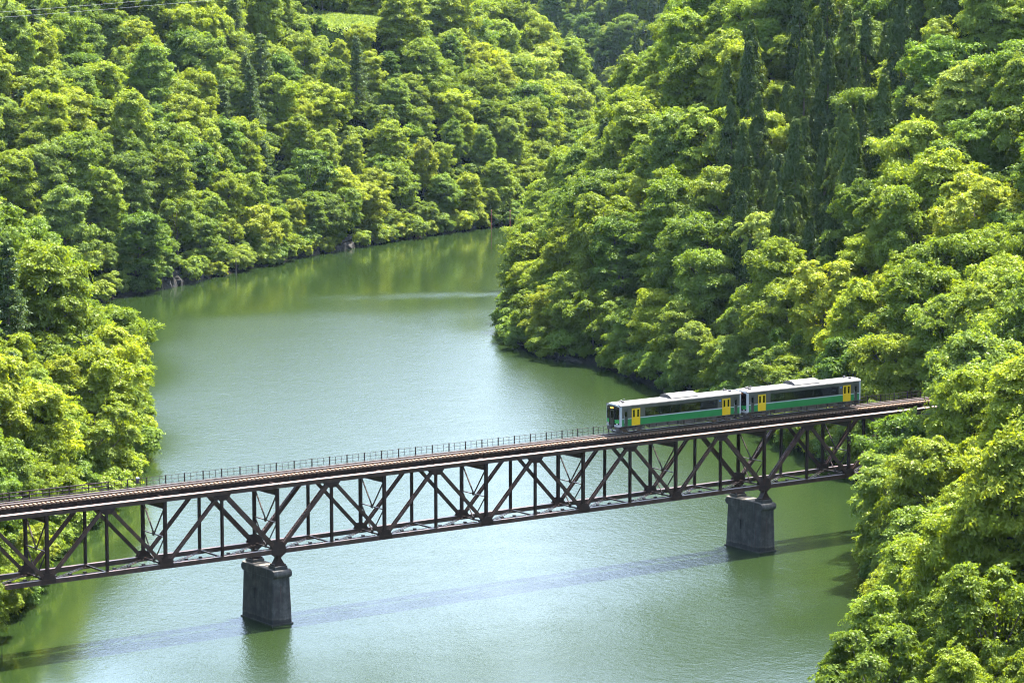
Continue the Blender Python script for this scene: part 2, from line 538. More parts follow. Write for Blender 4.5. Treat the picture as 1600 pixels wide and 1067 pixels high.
def leaves_mesh(name, c, nrm, length, width, matl, r, dirs=None, fold=0.25):
    """one folded leaf (two triangles) per centre: c centres, nrm leaf normals"""
    n = len(c)
    nrm = unit(nrm)
    a = dirs if dirs is not None else r.normal(size=(n, 3))
    a = unit(a - nrm * (a * nrm).sum(1, keepdims=True))
    b = np.cross(nrm, a)
    L = (length * (0.75 + 0.5 * r.random(n)))[:, None]
    W = (width * (0.75 + 0.5 * r.random(n)))[:, None]
    v = np.empty((n, 4, 3))
    v[:, 0] = c - a * L / 2
    v[:, 1] = c + b * W / 2 - nrm * fold * W
    v[:, 2] = c + a * L / 2 - nrm * 0.18 * L
    v[:, 3] = c - b * W / 2 - nrm * fold * W
    i = np.arange(n)[:, None] * 4
    t = np.concatenate([i + np.array([[0, 1, 2]]), i + np.array([[0, 2, 3]])], 0)
    me = quads_mesh(name, v.reshape(-1, 3), t)
    me.materials.append(matl)
    return me


def disc_spray(centres, normals, radii, per, r, droop=0.35, thick=0.12):
    """leaf positions and normals of flat drooping sprays"""
    m = len(centres)
    normals = unit(normals)
    t = unit(np.cross(normals, r.normal(size=(m, 3))))
    b = np.cross(normals, t)
    ang = r.random((m, per)) * 2 * np.pi
    rad = np.sqrt(r.random((m, per)))
    lob = 1 + 0.3 * np.sin(ang * 3 + r.random((m, 1)) * 6)
    R = radii[:, None] * rad * lob
    p = centres[:, None] + t[:, None] * (R * np.cos(ang))[..., None] + b[:, None] * (R * np.sin(ang))[..., None]
    p = p - np.array([0, 0, 1.0]) * (droop * radii[:, None] * rad ** 2)[..., None]
    p = p + r.normal(size=p.shape) * thick * radii[:, None, None]
    out = unit(p - centres[:, None] + 1e-6)
    n = unit(normals[:, None] + 0.45 * out + 0.42 * r.normal(size=p.shape))
    return p.reshape(-1, 3), n.reshape(-1, 3), out.reshape(-1, 3)


def broad_tree(seed, H, R, base, lean=(0, 0), squash=1.0, lobes=9):
    """leaf crown and trunk meshes of a broadleaf tree of height H and crown radius R, base = where the crown starts"""
    r = np.random.default_rng(seed)
    hz = (H - base) / 2
    mid = base + hz * 0.95
    # boughs: irregular lobes on a lopsided ellipsoid, more of them on top
    L, LR = [], []
    a0 = r.random() * 6.28
    for k in range(lobes + 5):
        t = (k + 0.5) / (lobes + 5)
        zz = -0.82 + 1.75 * t
        a = a0 + k * 2.39996 + r.normal() * 0.35
        rr = R * math.sqrt(max(0.05, 1 - (zz * 0.92) ** 2)) * (0.50 + 0.34 * r.random())
        L.append((math.cos(a) * rr + lean[0] * (t - .2), math.sin(a) * rr + lean[1] * (t - .2), mid + zz * hz * 0.86))
        LR.append(R * (0.24 + 0.20 * r.random()))
    L = np.array(L); LR = np.array(LR)
    C, CN, CR = [], [], []
    for c, lr in zip(L, LR):
        m = int(13 + 9 * lr)
        d = unit(r.normal(size=(m, 3)) + np.array([0, 0, 0.30]))
        o2 = c - np.array([lean[0] * .3, lean[1] * .3, mid])
        d = unit(d + 0.60 * unit(o2[None] + 1e-6))
        sc = np.array([1.12, 1.12, 0.80 * squash])
        C.append(c + d * sc * lr * (0.45 + 0.75 * r.random((m, 1))))
        CN.append(unit(d * 0.6 + np.array([0, 0, 0.85]) + r.normal(size=(m, 3)) * .2))
        CR.append((0.30 + 0.55 * r.random(m) ** 1.4) * (0.62 + R * 0.08))
    C = np.concatenate(C); CN = np.concatenate(CN); CR = np.concatenate(CR)
    per = 92
    p, n, out = disc_spray(C, CN, CR * 1.08, per, r, 0.28, 0.13)
    # loose leaves inside so the crown is not hollow
    k = 500
    q = unit(r.normal(size=(k, 3))) * (r.random((k, 1)) ** 0.5) * np.array([R * 0.66, R * 0.66, hz * 0.66]) + np.array([lean[0] * .3, lean[1] * .3, mid])
    p = np.concatenate([p, q]); n = np.concatenate([n, unit(r.normal(size=(k, 3)) + [0, 0, .6])]); out = np.concatenate([out, r.normal(size=(k, 3))])
    crown = leaves_mesh('crown', p, n, 0.32, 0.18, LEAF, r, out + 0.6 * r.normal(size=out.shape) + [0, 0, -.15])
    tb = MB()
    top = Vector((lean[0] * .5, lean[1] * .5, mid + hz * 0.5))
    tb.tube([(0, 0, -1.2), (0, 0, 0.2), (lean[0] * .15, lean[1] * .15, base), tuple(top)], [0.034 * H * .75, 0.024 * H * .75, 0.017 * H * .75, 0.03], 7)
    for c, lr in list(zip(L, LR))[1:]:
        z0 = base * 0.7 + (c[2] - base) * 0.45
        z0 = max(z0, base * .6)
        st = Vector((lean[0] * .15 * z0 / base, lean[1] * .15 * z0 / base, z0))
        e = Vector(c)
        tb.tube([st, st.lerp(e, .5) + Vector((0, 0, -.25)), e], [0.085, 0.06, 0.02], 5, False)
    trunk = tb.mesh('trunk', BARK, True)
    return crown, trunk


def layered_tree(seed, H, R, base, lean=(0, 0), nb=30, tilt=0.35, leaders=1):
    """broadleaf tree built from its boughs: flat sprays of leaves along forked branches, with dark gaps between the layers"""
    r = np.random.default_rng(seed)
    tb = MB()
    tops = []
    for q in range(leaders):
        a = q * 6.283 / leaders + r.random()
        off = 0 if leaders == 1 else R * 0.30
        top = np.array([lean[0] + math.cos(a) * off, lean[1] + math.sin(a) * off, H * (1 - 0.10 * q * r.random())])
        tops.append(top)
        fork = np.array([lean[0] * .2, lean[1] * .2, base * 0.9])
        tb.tube([(0, 0, -1.2), (0, 0, 0.2), tuple(fork), tuple(fork * .45 + top * .55), tuple(top * .96 + fork * .04)], [0.026 * H, 0.019 * H, 0.013 * H, 0.008 * H, 0.02], 7)
    C, CN, CR = [], [], []
    for k in range(nb):
        t = (k + 0.5) / nb
        top = tops[k % leaders]
        zt = base * 0.75 + (H - base * 0.75) * (t ** 0.9) * 0.93
        u = np.clip((zt - base * .9) / (top[2] - base * .9), 0, 1)
        st = np.array([lean[0] * .2, lean[1] * .2, base * .9]) * (1 - u) + top * u
        st[2] = zt
        a = k * 2.39996 + r.normal() * 0.35
        prof = math.sqrt(max(0.06, 1 - abs((t - 0.40) / 0.64) ** 2.2))
        Lb = R * prof * (0.74 + 0.46 * r.random())
        el = 0.12 + 0.75 * t + r.normal() * 0.10
        d = np.array([math.cos(a), math.sin(a), 0])
        end = st + d * Lb * math.cos(el) * 1.02 + np.array([0, 0, Lb * math.sin(el) * 0.75])
        midp = (st + end) / 2 + np.array([0, 0, 0.10 * Lb])
        tb.tube([tuple(st), tuple(midp), tuple(end)], [0.075, 0.05, 0.012], 5, False)
        side = np.array([-d[1], d[0], 0])
        m = max(3, int(2 + Lb * 1.9))
        for j in range(m):
            s_ = 0.34 + 0.68 * (j + r.random() * 0.8) / m
            p = st * (1 - s_) ** 2 + 2 * midp * s_ * (1 - s_) + end * s_ ** 2
            for w_ in ((-1, 1) if s_ < 0.9 else (0,)):
                off = side * w_ * Lb * (0.14 + 0.30 * r.random()) * (1.15 - 0.5 * s_)
                c = p + off + r.normal(size=3) * np.array([.25, .25, .22])
                C.append(c)
                CN.append(np.array([0, 0, 1.0]) + d * (0.25 + 0.30 * r.random()) + side * w_ * 0.25 + r.normal(size=3) * tilt)
                CR.append((0.42 + 0.52 * r.random()) * (0.66 + 0.075 * R))
    for top in tops:
        for j in range(5):
            C.append(top + r.normal(size=3) * np.array([.55, .55, .4])); CN.append(np.array([0, 0, 1.0]) + r.normal(size=3) * .35); CR.append(0.5 + 0.3 * r.random())
    C = np.array(C); CN = np.array(CN); CR = np.array(CR)
    p, n, out = disc_spray(C, CN, CR, 88, r, 0.34, 0.12)
    crown = leaves_mesh('crown', p, n, 0.31, 0.18, LEAF, r, out + 0.6 * r.normal(size=out.shape) + [0, 0, -.2])
    return crown, tb.mesh('trunk', BARK, True)


def cedar_tree(seed, H, R):
    r = np.random.default_rng(seed)
    m = int(H * 10)
    t = r.random(m) ** 0.85
    z = H * (0.12 + 0.86 * t)
    prof = R * np.minimum(1.0, (1.02 - t) * 2.1) * (0.82 + 0.18 * np.sin(t * 40 + seed))
    a = r.random(m) * 6.28
    rr = prof * (0.62 + 0.42 * r.random(m))
    C = np.stack([np.cos(a) * rr, np.sin(a) * rr, z], 1)
    CN = unit(np.stack([np.cos(a), np.sin(a), 0.75 + 0 * a], 1))
    CR = 0.36 + 0.46 * r.random(m) * np.minimum(1, (1.1 - t) * 2)
    p, n, out = disc_spray(C, CN, CR, 60, r, 0.45, 0.16)
    k = 700
    tt = r.random(k); aa = r.random(k) * 6.28; rq = R * np.minimum(1, (1.0 - tt) * 2) * 0.6 * np.sqrt(r.random(k))
    q = np.stack([np.cos(aa) * rq, np.sin(aa) * rq, H * (.12 + .84 * tt)], 1)
    p = np.concatenate([p, q]); n = np.concatenate([n, r.normal(size=(k, 3))]); out = np.concatenate([out, r.normal(size=(k, 3))])
    crown = leaves_mesh('crown', p, n, 0.44, 0.17, CEDAR, r, out + [0, 0, -.5])
    tb = MB().tube([(0, 0, -1.2), (0, 0, H * .3), (0, 0, H * .97)], [0.30, 0.22, 0.03], 7)
    return crown, tb.mesh('trunk', BARK, True)


def larch_tree(seed, H, R, density=1.0):
    """open conifer with visible tiers of flat branches"""
    r = np.random.default_rng(seed)
    tb = MB().tube([(0, 0, -1.2), (0, 0, H * .4), (0, 0, H * .99)], [0.26, 0.17, 0.02], 7)
    C, CN, CR = [], [], []
    z = H * 0.2
    while z < H * 0.985:
        t = (z - H * .2) / (H * .8)
        br = R * (1 - t) ** 0.8 * (0.85 + 0.3 * r.random()) + 0.25
        nb = r.integers(5, 8)
        a0 = r.random() * 6.28
        for k in range(nb):
            a = a0 + k * 6.283 / nb + r.normal() * 0.2
            L = br * (0.75 + 0.4 * r.random())
            zj = z + r.normal() * 0.26
            e = Vector((math.cos(a) * L, math.sin(a) * L, zj + (0.20 - 0.30 * r.random()) * L))
            tb.tube([(0, 0, zj), e], [0.045, 0.012], 4, False)
            s = 0.30
            while s < 1.03:
                w2 = 0.20 + 0.32 * L * 0.35 * (1.15 - abs(s - .6))
                C.append((e.x * s, e.y * s, zj + (e.z - zj) * s)); CN.append((0.3 * math.cos(a) + r.normal() * .25, 0.3 * math.sin(a) + r.normal() * .25, 1)); CR.append(w2 * 1.4)
                s += 0.24 if L > 1.4 else 0.36
        z += 0.62 + 0.25 * (1 - t)
    C = np.array(C); CN = np.array(CN); CR = np.array(CR)
    p, n, out = disc_spray(C, CN, CR, int(36 * density), r, 0.35, 0.16)
    crown = leaves_mesh('crown', p, n, 0.36, 0.13, LARCH, r, out)
    return crown, tb.mesh('trunk', BARK, True)


# kind, shape word, (crown, trunk), height, crown radius
PROTO = {'broad': [], 'cedar': [], 'larch': [], 'shrub': []}
for sd, H, R, base, lean, sq, lob, word in [
        (11, 12.5, 4.6, 3.0, (0.0, 0.0), 1.0, 10, 'round-crowned'),
        (14, 14.5, 4.3, 3.6, (-0.5, 0.3), 1.0, 12, 'tall lumpy'),
        (15, 11.5, 4.4, 2.8, (1.3, -0.6), 0.9, 9, 'lopsided'),
        (16, 10.0, 4.2, 2.2, (0.0, 0.0), 0.85, 8, 'low domed')]:
    PROTO['broad'].append((word, broad_tree(sd, H, R, base, lean, sq, lob), H, R))
for sd, H, R, base, lean, nb, tilt, ld, word in [
        (61, 13.0, 5.2, 2.6, (0.0, 0.0), 34, 0.34, 1, 'wide layered'),
        (62, 15.5, 4.4, 3.2, (0.4, 0.2), 40, 0.36, 1, 'tall layered'),
        (63, 11.0, 5.4, 2.2, (0.6, -0.6), 32, 0.30, 2, 'flat-topped spreading'),
        (64, 14.0, 4.9, 3.0, (-0.6, 0.3), 40, 0.45, 2, 'twin-topped'),
        (65, 12.0, 4.6, 2.4, (1.6, 0.8), 34, 0.38, 1, 'leaning'),
        (66, 16.5, 3.9, 3.6, (0.1, 0.1), 42, 0.42, 1, 'narrow upright'),
        (67, 12.5, 5.0, 2.6, (0.0, -0.4), 38, 0.55, 3, 'ragged many-topped')]:
    PROTO['broad'].append((word, layered_tree(sd, H, R, base, lean, nb, tilt, ld), H, R))
for sd, H, R, word in [(31, 19, 2.3, 'slender'), (32, 16.5, 2.5, 'stout'), (33, 21, 2.6, 'tall'), (34, 13, 2.0, 'short')]:
    PROTO['cedar'].append((word, cedar_tree(sd, H, R), H, R))
for sd, H, R, word in [(41, 15, 3.4, 'broad tiered'), (42, 17, 3.0, 'tall tiered'), (43, 12, 2.6, 'small tiered')]:
    PROTO['larch'].append((word, larch_tree(sd, H, R), H, R))
for sd, H, R, base, lean, sq, lob, word in [(51, 4.2, 2.6, 0.6, (0.2, 0), 0.8, 6, 'rounded'), (52, 3.4, 2.9, 0.5, (0, 0.4), 0.7, 6, 'sprawling')]:
    PROTO['shrub'].append((word, broad_tree(sd, H, R, base, lean, sq, lob), H, R))

# ------------------------------------------------------------------ trees: where they grow
def scatter():
    cand = []
    r = np.random.default_rng(21)
    # jittered grid in plan, thinned by a distance rule that grows with the range
    step = 3.2
    gx = np.arange(-170, 860, step); gy = np.arange(-140, 1260, step)
    X, Y = np.meshgrid(gx, gy, indexing='ij')
    X = (X + (r.random(X.shape) - .5) * step * 0.95).ravel(); Y = (Y + (r.random(Y.shape) - .5) * step * 0.95).ravel()
    d = np.hypot(X - CAM[0], Y - CAM[1])
    b = np.tan(np.arctan2(X - CAM[0], Y - CAM[1]) - YAW) * FPX + 800
    marg = 260 + 110000 / d
    ok = (b > -marg) & (b < 1600 + marg) & (d < 1560) & (d > 255)
    X, Y, d, b = X[ok], Y[ok], d[ok], b[ok]
    s = sdf(X, Y)
    ok = s > 0.6
    X, Y, d, b, s = X[ok], Y[ok], d[ok], b[ok], s[ok]
    z = height(X, Y, s)
    # only ground that could be seen, or a little above it
    vis = z < 72.3 - 0.004 * d + 6
    vis &= ~((np.abs(Y) < 5.2) & (X > 60)) & ~((np.abs(Y) < 5.2) & (X < -20))
    vis &= ~((Y > -4) & (Y < 6.5) & (X > -80) & (X < 101) & (s < 40)) & ~((Y > -9) & (Y < 6.5) & (X > -80) & (X < 92) & (s < 40))
    top = z + 11
    ray = 72.33 - d * math.tan(PITCH + math.atan(533 / FPX)) + 3
    ang_in = (b > -120) & (b < 1240)
    vis &= ~((d < 300) & ang_in & (top > ray))
    # meadow stays open
    du = (X - CLEARING[0]) * RT[0] + (Y - CLEARING[1]) * RT[1]; dv = (X - CLEARING[0]) * math.sin(YAW) + (Y - CLEARING[1]) * math.cos(YAW)
    dm = (du / 17) ** 2 + ((dv + 2) / 21) ** 2
    vis &= dm > 1
    X, Y, d, b, s, z, dm = [q[vis] for q in (X, Y, d, b, s, z, dm)]
    order = np.lexsort((r.random(len(X)), (s > 5).astype(int)))
    cell = {}
    out = []
    for i in order:
        sp = 5.4 + 1.5 * min(1, max(0, (d[i] - 380) / 350))
        if d[i] > 1030: sp = 7.4
        if d[i] > 1150: sp = 5.4
        ced = in_cedars(b[i], d[i], z[i])
        if ced: sp = 4.3
        ck = (int(X[i] // 8), int(Y[i] // 8))
        bad = False
        for ax in (-1, 0, 1):
            for ay in (-1, 0, 1):
                for (px, py, psp) in cell.get((ck[0] + ax, ck[1] + ay), ()):
                    if (px - X[i]) ** 2 + (py - Y[i]) ** 2 < (min(sp, psp)) ** 2:
                        bad = True; break
                if bad: break
            if bad: break
        if bad: continue
        cell.setdefault(ck, []).append((X[i], Y[i], sp))
        out.append((X[i], Y[i], z[i], d[i], b[i], s[i], ced))
    return out


def in_cedars(b, d, z):
    """the planted cedar stands on the right hillside and a few elsewhere (plan bearings and height above the lake)"""
    if 430 < d < 760 and b > 1100:
        y = 533.5 - FPX * math.tan(math.atan2(z + 8 - 72.33, d) + PITCH)
        c = 1275 - (y - 230) * 0.30
        if 60 < y < 470 and abs(b - c) < 150 - abs(y - 240) * 0.32:
            return True
        if 1390 < b < 1540 and -60 < y < 130: return True
    if 640 < d < 900 and b < 60:
        y = 533.5 - FPX * math.tan(math.atan2(z + 8 - 72.33, d) + PITCH)
        if 40 < y < 250 : return False
    return False


trees = []
r2 = np.random.default_rng(5)
LARCH_SPOTS = [(20, 430), (5, 395), (122, 455), (35, 690), (60, 705), (150, 768), (110, 800), (400, 790), (415, 770), (395, 812), (385, 840), (525, 800), (560, 812), (350, 760), (20, 760), (935, 640), (905, 630), (5, 780)]
spots = [plan(b, d) for b, d in LARCH_SPOTS]
for (x, y, z, d, b, s, ced) in scatter():
    kind = 'cedar' if (ced and r2.random() < 0.84) or (d > 1150 and r2.random() < 0.6) else 'broad'  # cedars mixed in beyond the bend to darken the far hill
    for (lx, ly) in spots:
        if (x - lx) ** 2 + (y - ly) ** 2 < 4.6 ** 2: kind = 'larch'
    if kind == 'broad':
        var = int(r2.choice(11, p=[.04, .06, .04, .03, .14, .12, .12, .12, .12, .09, .12]))
        sc = 0.82 + 0.74 * r2.random() ** 1.4
        if s < 6: var = [2, 3, 4, 6, 8, 8, 10][int(r2.integers(0, 7))]; sc *= 0.88
        if d < 345 and b > 1100: sc *= 0.92
        if d > 930: sc *= 1.15
    elif kind == 'cedar':
        var = int(r2.integers(0, 4)); sc = 0.95 + 0.55 * r2.random()
    else:
        var = int(r2.integers(0, 3)); sc = 0.9 + 0.25 * r2.random()
    if (abs(y) < 9 and -60 < x < 92): sc *= 0.6
    if 825 < d < 872 and 440 < b < 645: sc *= 0.7
    # colour family: 0 yellow-green, 1 fresh green, 2 deep green, 3 pale grey-green
    u = r2.random() + 0.35 * (vnoise(np.array(x / 35), np.array(y / 35)) - 0.5)
    fam = 0 if u < 0.30 else 1 if u < 0.68 else 2 if u < 0.88 else 3
    if d > 1150: fam = 2  # all deep green: darker leaf colour stands in for the far hill's shade
    if d < 480 and r2.random() < 0.45: fam = 0
    trees.append(dict(x=float(x), y=float(y), z=float(z) - 0.3, d=float(d), b=float(b), s=float(s), kind=kind, var=var, sc=float(sc), fam=fam, rz=float(r2.random() * 6.283), sz=float(0.92 + 0.18 * r2.random())))
# named trees: those that screen the right end of the bridge and lean over the water at the lower right
for x, y, var, sc, fam in ((98.5, -9.5, 4, 1.12, 1), (103.0, -7.8, 8, 1.20, 0), (106.5, -12.5, 5, 1.25, 1), (100.5, -15.0, 6, 1.2, 2), (111.0, -8.5, 10, 1.3, 0), (96.5, -13.0, 3, 0.9, 1),
                           (*plan(-8, 322), 3, 0.62, 0), (*plan(22, 334), 3, 0.60, 1), (*plan(-42, 308), 7, 0.66, 0), (*plan(-30, 330), 2, 0.62, 1), (*plan(40, 346), 3, .6, 0)):
    x, y = float(x), float(y)
    px_, py_ = x, y
    d = math.hypot(x - CAM[0], y - CAM[1]); b = math.tan(math.atan2(x - CAM[0], y - CAM[1]) - YAW) * FPX + 800
    s_ = float(sdf(x, y))
    trees = [t for t in trees if (t['x'] - x) ** 2 + (t['y'] - y) ** 2 > 3.2 ** 2]
    trees.append(dict(x=x, y=y, z=max(float(height(x, y)), 2.0) - .3, d=d, b=b, s=max(s_, .5), kind='broad', var=var, sc=sc, fam=fam, rz=x * 3.1 % 6.28, sz=1.05))
# tall open conifers that stand out among the broadleaf trees
for x, y, kind_, var, sc in ((*plan(14, 418), 'larch', 1, 1.25), (*plan(-6, 436), 'larch', 0, 1.2), (*plan(120, 432), 'larch', 2, 1.0), (*plan(62, 726), 'larch', 1, 1.35), (*plan(20, 716), 'larch', 0, 1.35), (*plan(8, 790), 'cedar', 0, 1.2),
                             (*plan(40, 800), 'cedar', 2, 1.05), (*plan(395, 775), 'larch', 1, 1.35), (*plan(412, 800), 'larch', 0, 1.4), (*plan(372, 812), 'larch', 1, 1.3), (*plan(352, 770), 'larch', 2, 1.3), (*plan(232, 720), 'larch', 0, 1.1), (*plan(560, 842), 'larch', 1, 1.2), (*plan(944, 622), 'larch', 0, 1.15)):
    x, y = float(x), float(y)
    d = math.hypot(x - CAM[0], y - CAM[1]); b = math.tan(math.atan2(x - CAM[0], y - CAM[1]) - YAW) * FPX + 800
    s_ = float(sdf(x, y))
    if s_ < 1: continue
    trees = [t for t in trees if (t['x'] - x) ** 2 + (t['y'] - y) ** 2 > 4.0 ** 2]
    trees.append(dict(x=x, y=y, z=float(height(x, y)) - .3, d=d, b=b, s=s_, kind=kind_, var=var, sc=sc, fam=1, rz=x * 2.3 % 6.28, sz=1.1))
# waterside shrubs that hide the foot of the bank
for i in range(len(POLY)):
    a, c = POLY[i], POLY[(i + 1) % len(POLY)]
    L = np.hypot(*(c - a)); n = int(L / 2.4)
    for k in range(n):
        t = (k + r2.random()) / n
        px, py = a + (c - a) * t
        d = math.hypot(px - CAM[0], py - CAM[1]); b = math.tan(math.atan2(px - CAM[0], py - CAM[1]) - YAW) * FPX + 800
        if not (-150 < b < 1750 and 295 < d < 860) or r2.random() < 0.08: continue
        e = np.array([px, py]) + r2.normal(size=2) * 1.1
        s = float(sdf(e[0], e[1]))
        if s < -0.6: continue
        trees.append(dict(x=float(e[0]), y=float(e[1]), z=float(max(height(e[0], e[1]), 0.1)) - 0.2, d=d, b=b, s=s, kind='shrub', var=int(r2.integers(0, 2)), sc=float(0.75 + 0.75 * r2.random()), fam=int(r2.integers(0, 3)), rz=float(r2.random() * 6.283), sz=1.0))

# understorey bushes in the gaps of the forest (part of the mass)
under = []
src = [t for t in trees if t['kind'] in ('broad', 'cedar', 'larch') and t['d'] < 1560] * 4
ua = r2.random(len(src)) * 6.283; uq = 2.0 + 3.0 * r2.random(len(src))
ux = np.array([t['x'] for t in src]) + np.cos(ua) * uq; uy = np.array([t['y'] for t in src]) + np.sin(ua) * uq
us = sdf(ux, uy); uz = height(ux, uy, us)
for x, y, z, s_ in zip(ux, uy, uz, us):
    if s_ < 1.2 or (abs(y) < 6 and (x > 60 or x < -20)): continue
    under.append(dict(x=float(x), y=float(y), z=float(z) - 0.3, kind='shrub', var=int(r2.integers(0, 2)), sc=float(0.7 + 0.7 * r2.random()), sz=1.0, rz=float(r2.random() * 6.283)))

# how large each shows from the viewpoint (painter's order over a coarse raster)
GW, GH = 400, 267
buf = np.full((GH, GW), -1, int)
trees.sort(key=lambda t: -t['d'])
for i, t in enumerate(trees):
    H, R = PROTO[t['kind']][t['var']][2:4]
    H *= t['sc'] * t['sz']; R *= t['sc']
    px, py, dz = project((t['x'], t['y'], t['z'] + H * 0.58))
    t['px'], t['py'] = px, py
    rx = FPX * R / dz * GW / 1600; ry = FPX * H * 0.42 / dz * GW / 1600
    cx, cyy = px * GW / 1600, py * GW / 1600
    x0, x1 = int(max(0, cx - rx)), int(min(GW, cx + rx + 1)); y0, y1 = int(max(0, cyy - ry)), int(min(GH, cyy + ry + 1))
    if x1 <= x0 or y1 <= y0: continue
    gy, gx = np.mgrid[y0:y1, x0:x1]
    m = ((gx + .5 - cx) / rx) ** 2 + ((gy + .5 - cyy) / ry) ** 2 < 0.9
    buf[y0:y1, x0:x1][m] = i
cnt = np.bincount(buf[buf >= 0], minlength=len(trees))
for i, t in enumerate(trees): t['vis'] = int(cnt[i])

FAMNAME = ['yellow-green', 'fresh green', 'deep green', 'pale grey-green']
FAMCOL = [(1.22, 1.12, 0.85), (1.0, 1.0, 1.0), (0.72, 0.84, 0.95), (1.12, 1.10, 1.7)]


def where(t):
    if t['kind'] == 'cedar' and t['d'] < 800:
        py, b = t['py'], t['px']
        row = 'along the top of' if py < 110 else 'in the upper part of' if py < 200 else 'in the middle of' if py < 300 else 'at the lower end of'
        if b > 1440: return 'in the small cedar clump at the upper right'
        return row + ' the right hillside cedar stand'
    if t['kind'] == 'larch':
        if t['d'] < 600: return 'on the near left bank'
        return 'among broadleaf trees on the left hillside' if t['b'] < 850 else 'on the promontory ridge'
    b, d, py, s = t['b'], t['d'], t['py'], t['s']
    if d < 590 and b < 420:
        if t['y'] < 0: return 'on the near left bank in front of the bridge'
        if t['d'] < 375: return 'on the left bank right behind the bridge railing'
        if s < 7: return 'leaning over the water from the near left bank'
        return 'high on the near left bank' if py < 480 else 'halfway up the near left bank'
    if d < 352 and b > 1000:
        return 'on the lower right bank beside the open water' if s < 9 else 'on the lower right slope nearest the viewpoint'
    if d < 425 and b > 1200:
        return 'beside the right end of the bridge'  if s < 14 else 'on the slope above the right end of the bridge'
    if d < 600 and b > 780 and s < 8:
        return 'at the tip of the wooded promontory' if b < 900 else 'along the shaded shore behind the railcars'
    if d < 800 and b > 800 and (b > 830 or d < 640):
        if b < 1060: return 'on the wooded promontory above its tip' if py > 300 else 'along the ridge of the promontory'
        if py > 480: return 'on the slope just behind the railcars'
        if py > 330: return 'halfway up the right hillside above the railcars' if b < 1330 else 'far right side, halfway up the hillside'
        if py > 160: return 'beside the cedar stand on the right hillside' if b < 1400 else 'right of the cedar stand on the hillside'
        return 'near the top of the right hillside'
    if d < 880:
        if s < 7: return 'overhanging the far shore left of the bend' if b < 500 else 'overhanging the far shore at the bend'
        if py > 300: return 'low on the left hillside above the far shore'
        if py > 180: return 'halfway up the left hillside' if b < 420 else 'on the left hillside facing the promontory'
        if b < 260: return 'upper left corner of the left hillside'
        return 'on the upper left hillside below the meadow' if b < 640 else 'on the upper left hillside right of the meadow'
    return 'on the blue-hazed hill at the head of the valley'


NOUN = {'broad': ('broadleaf_tree', 'broadleaf tree', 'tree'), 'cedar': ('cedar_tree', 'dark cedar', 'tree'), 'larch': ('larch_tree', 'larch', 'tree'), 'shrub': ('waterside_shrub', 'shrub', 'shrub')}
single, rest = [], []
for kind, cap in (('broad', 300), ('cedar', 120), ('larch', 60), ('shrub', 120)):
    ks = sorted([t for t in trees if t['kind'] == kind], key=lambda t: -t['vis'])
    single += [t for t in ks[:cap] if t['vis'] > (0 if kind != 'shrub' else 0)]
    rest += [t for k, t in enumerate(ks) if k >= cap or t['vis'] == 0]
single.sort(key=lambda t: -t['vis'])
ORD = ['leftmost', 'second from left', 'third from left', 'fourth from left', 'fifth from left', 'sixth from left', 'seventh from left', 'eighth from left', 'ninth from left', 'tenth from left', 'eleventh from left', 'twelfth from left', 'thirteenth from left', 'fourteenth from left', 'fifteenth from left', 'sixteenth from left']
families = {}
for t in single:
    word = PROTO[t['kind']][t['var']][0]
    nm, noun, cat = NOUN[t['kind']]
    t['place'] = where(t)
    size = ('large ' if t['sc'] > 1.12 else 'small ' if t['sc'] < 0.86 else '') if t['kind'] == 'broad' else ''
    t['lab'] = f"{size}{word} {FAMNAME[t['fam']]} {noun} {t['place']}" if t['kind'] in ('broad', 'shrub') else f"{word} {noun} {t['place']}"
    families.setdefault(t['lab'], []).append(t)
for lab, ts in families.items():
    ts.sort(key=lambda t: t['px'])
    if len(ts) == 2:
        ts[0]['lab'] += ', left one'; ts[1]['lab'] += ', right one'
    elif len(ts) > 2:
        for k, t in enumerate(ts):
            t['lab'] += ', ' + ('rightmost' if k == len(ts) - 1 else ORD[k] if k < min(16, len(ts) - 6) or k < 4 else {1: 'second', 2: 'third', 3: 'fourth', 4: 'fifth', 5: 'sixth', 6: 'seventh'}.get(len(ts) - 1 - k, 'middle') + ' from right')
first = {}
for t in single:
    word, (crown, trunk), H, R = PROTO[t['kind']][t['var']]
    nm, noun, cat = NOUN[t['kind']]
    place, lab = t['place'], t['lab']
    for a_, b_ in ((' broadleaf tree', ' tree'), (' the left hillside', ' left hillside'), (' the ', ' '), (' from ', '-from-')):
        if len(lab.replace(',', '').split()) > 16: lab = lab.replace(a_, b_)
    grp = {'broad': 'broadleaf trees ', 'cedar': 'cedars ', 'larch': 'larches ', 'shrub': 'shrubs '}[t['kind']] + place
    o = thing(nm, lab, cat, (t['x'], t['y'], t['z']), t['rz'], grp)
    o.scale = (t['sc'], t['sc'], t['sc'] * t['sz'])
    for nme, me in (('crown', crown), ('trunk', trunk)):
        c = bpy.data.objects.new(nme, me); COL.objects.link(c); c.parent = o
        v = 0.9 + 0.2 * random.random()
        if nme == 'crown':
            k = FAMCOL[t['fam']] if t['kind'] in ('broad', 'shrub') else (1, 1, 1)
            c.color = (k[0] * v, k[1] * v, k[2] * v, 1)
            first.setdefault((t['kind'], t['var']), [None, None])[0] = c
        else:
            first[(t['kind'], t['var'])][1] = c


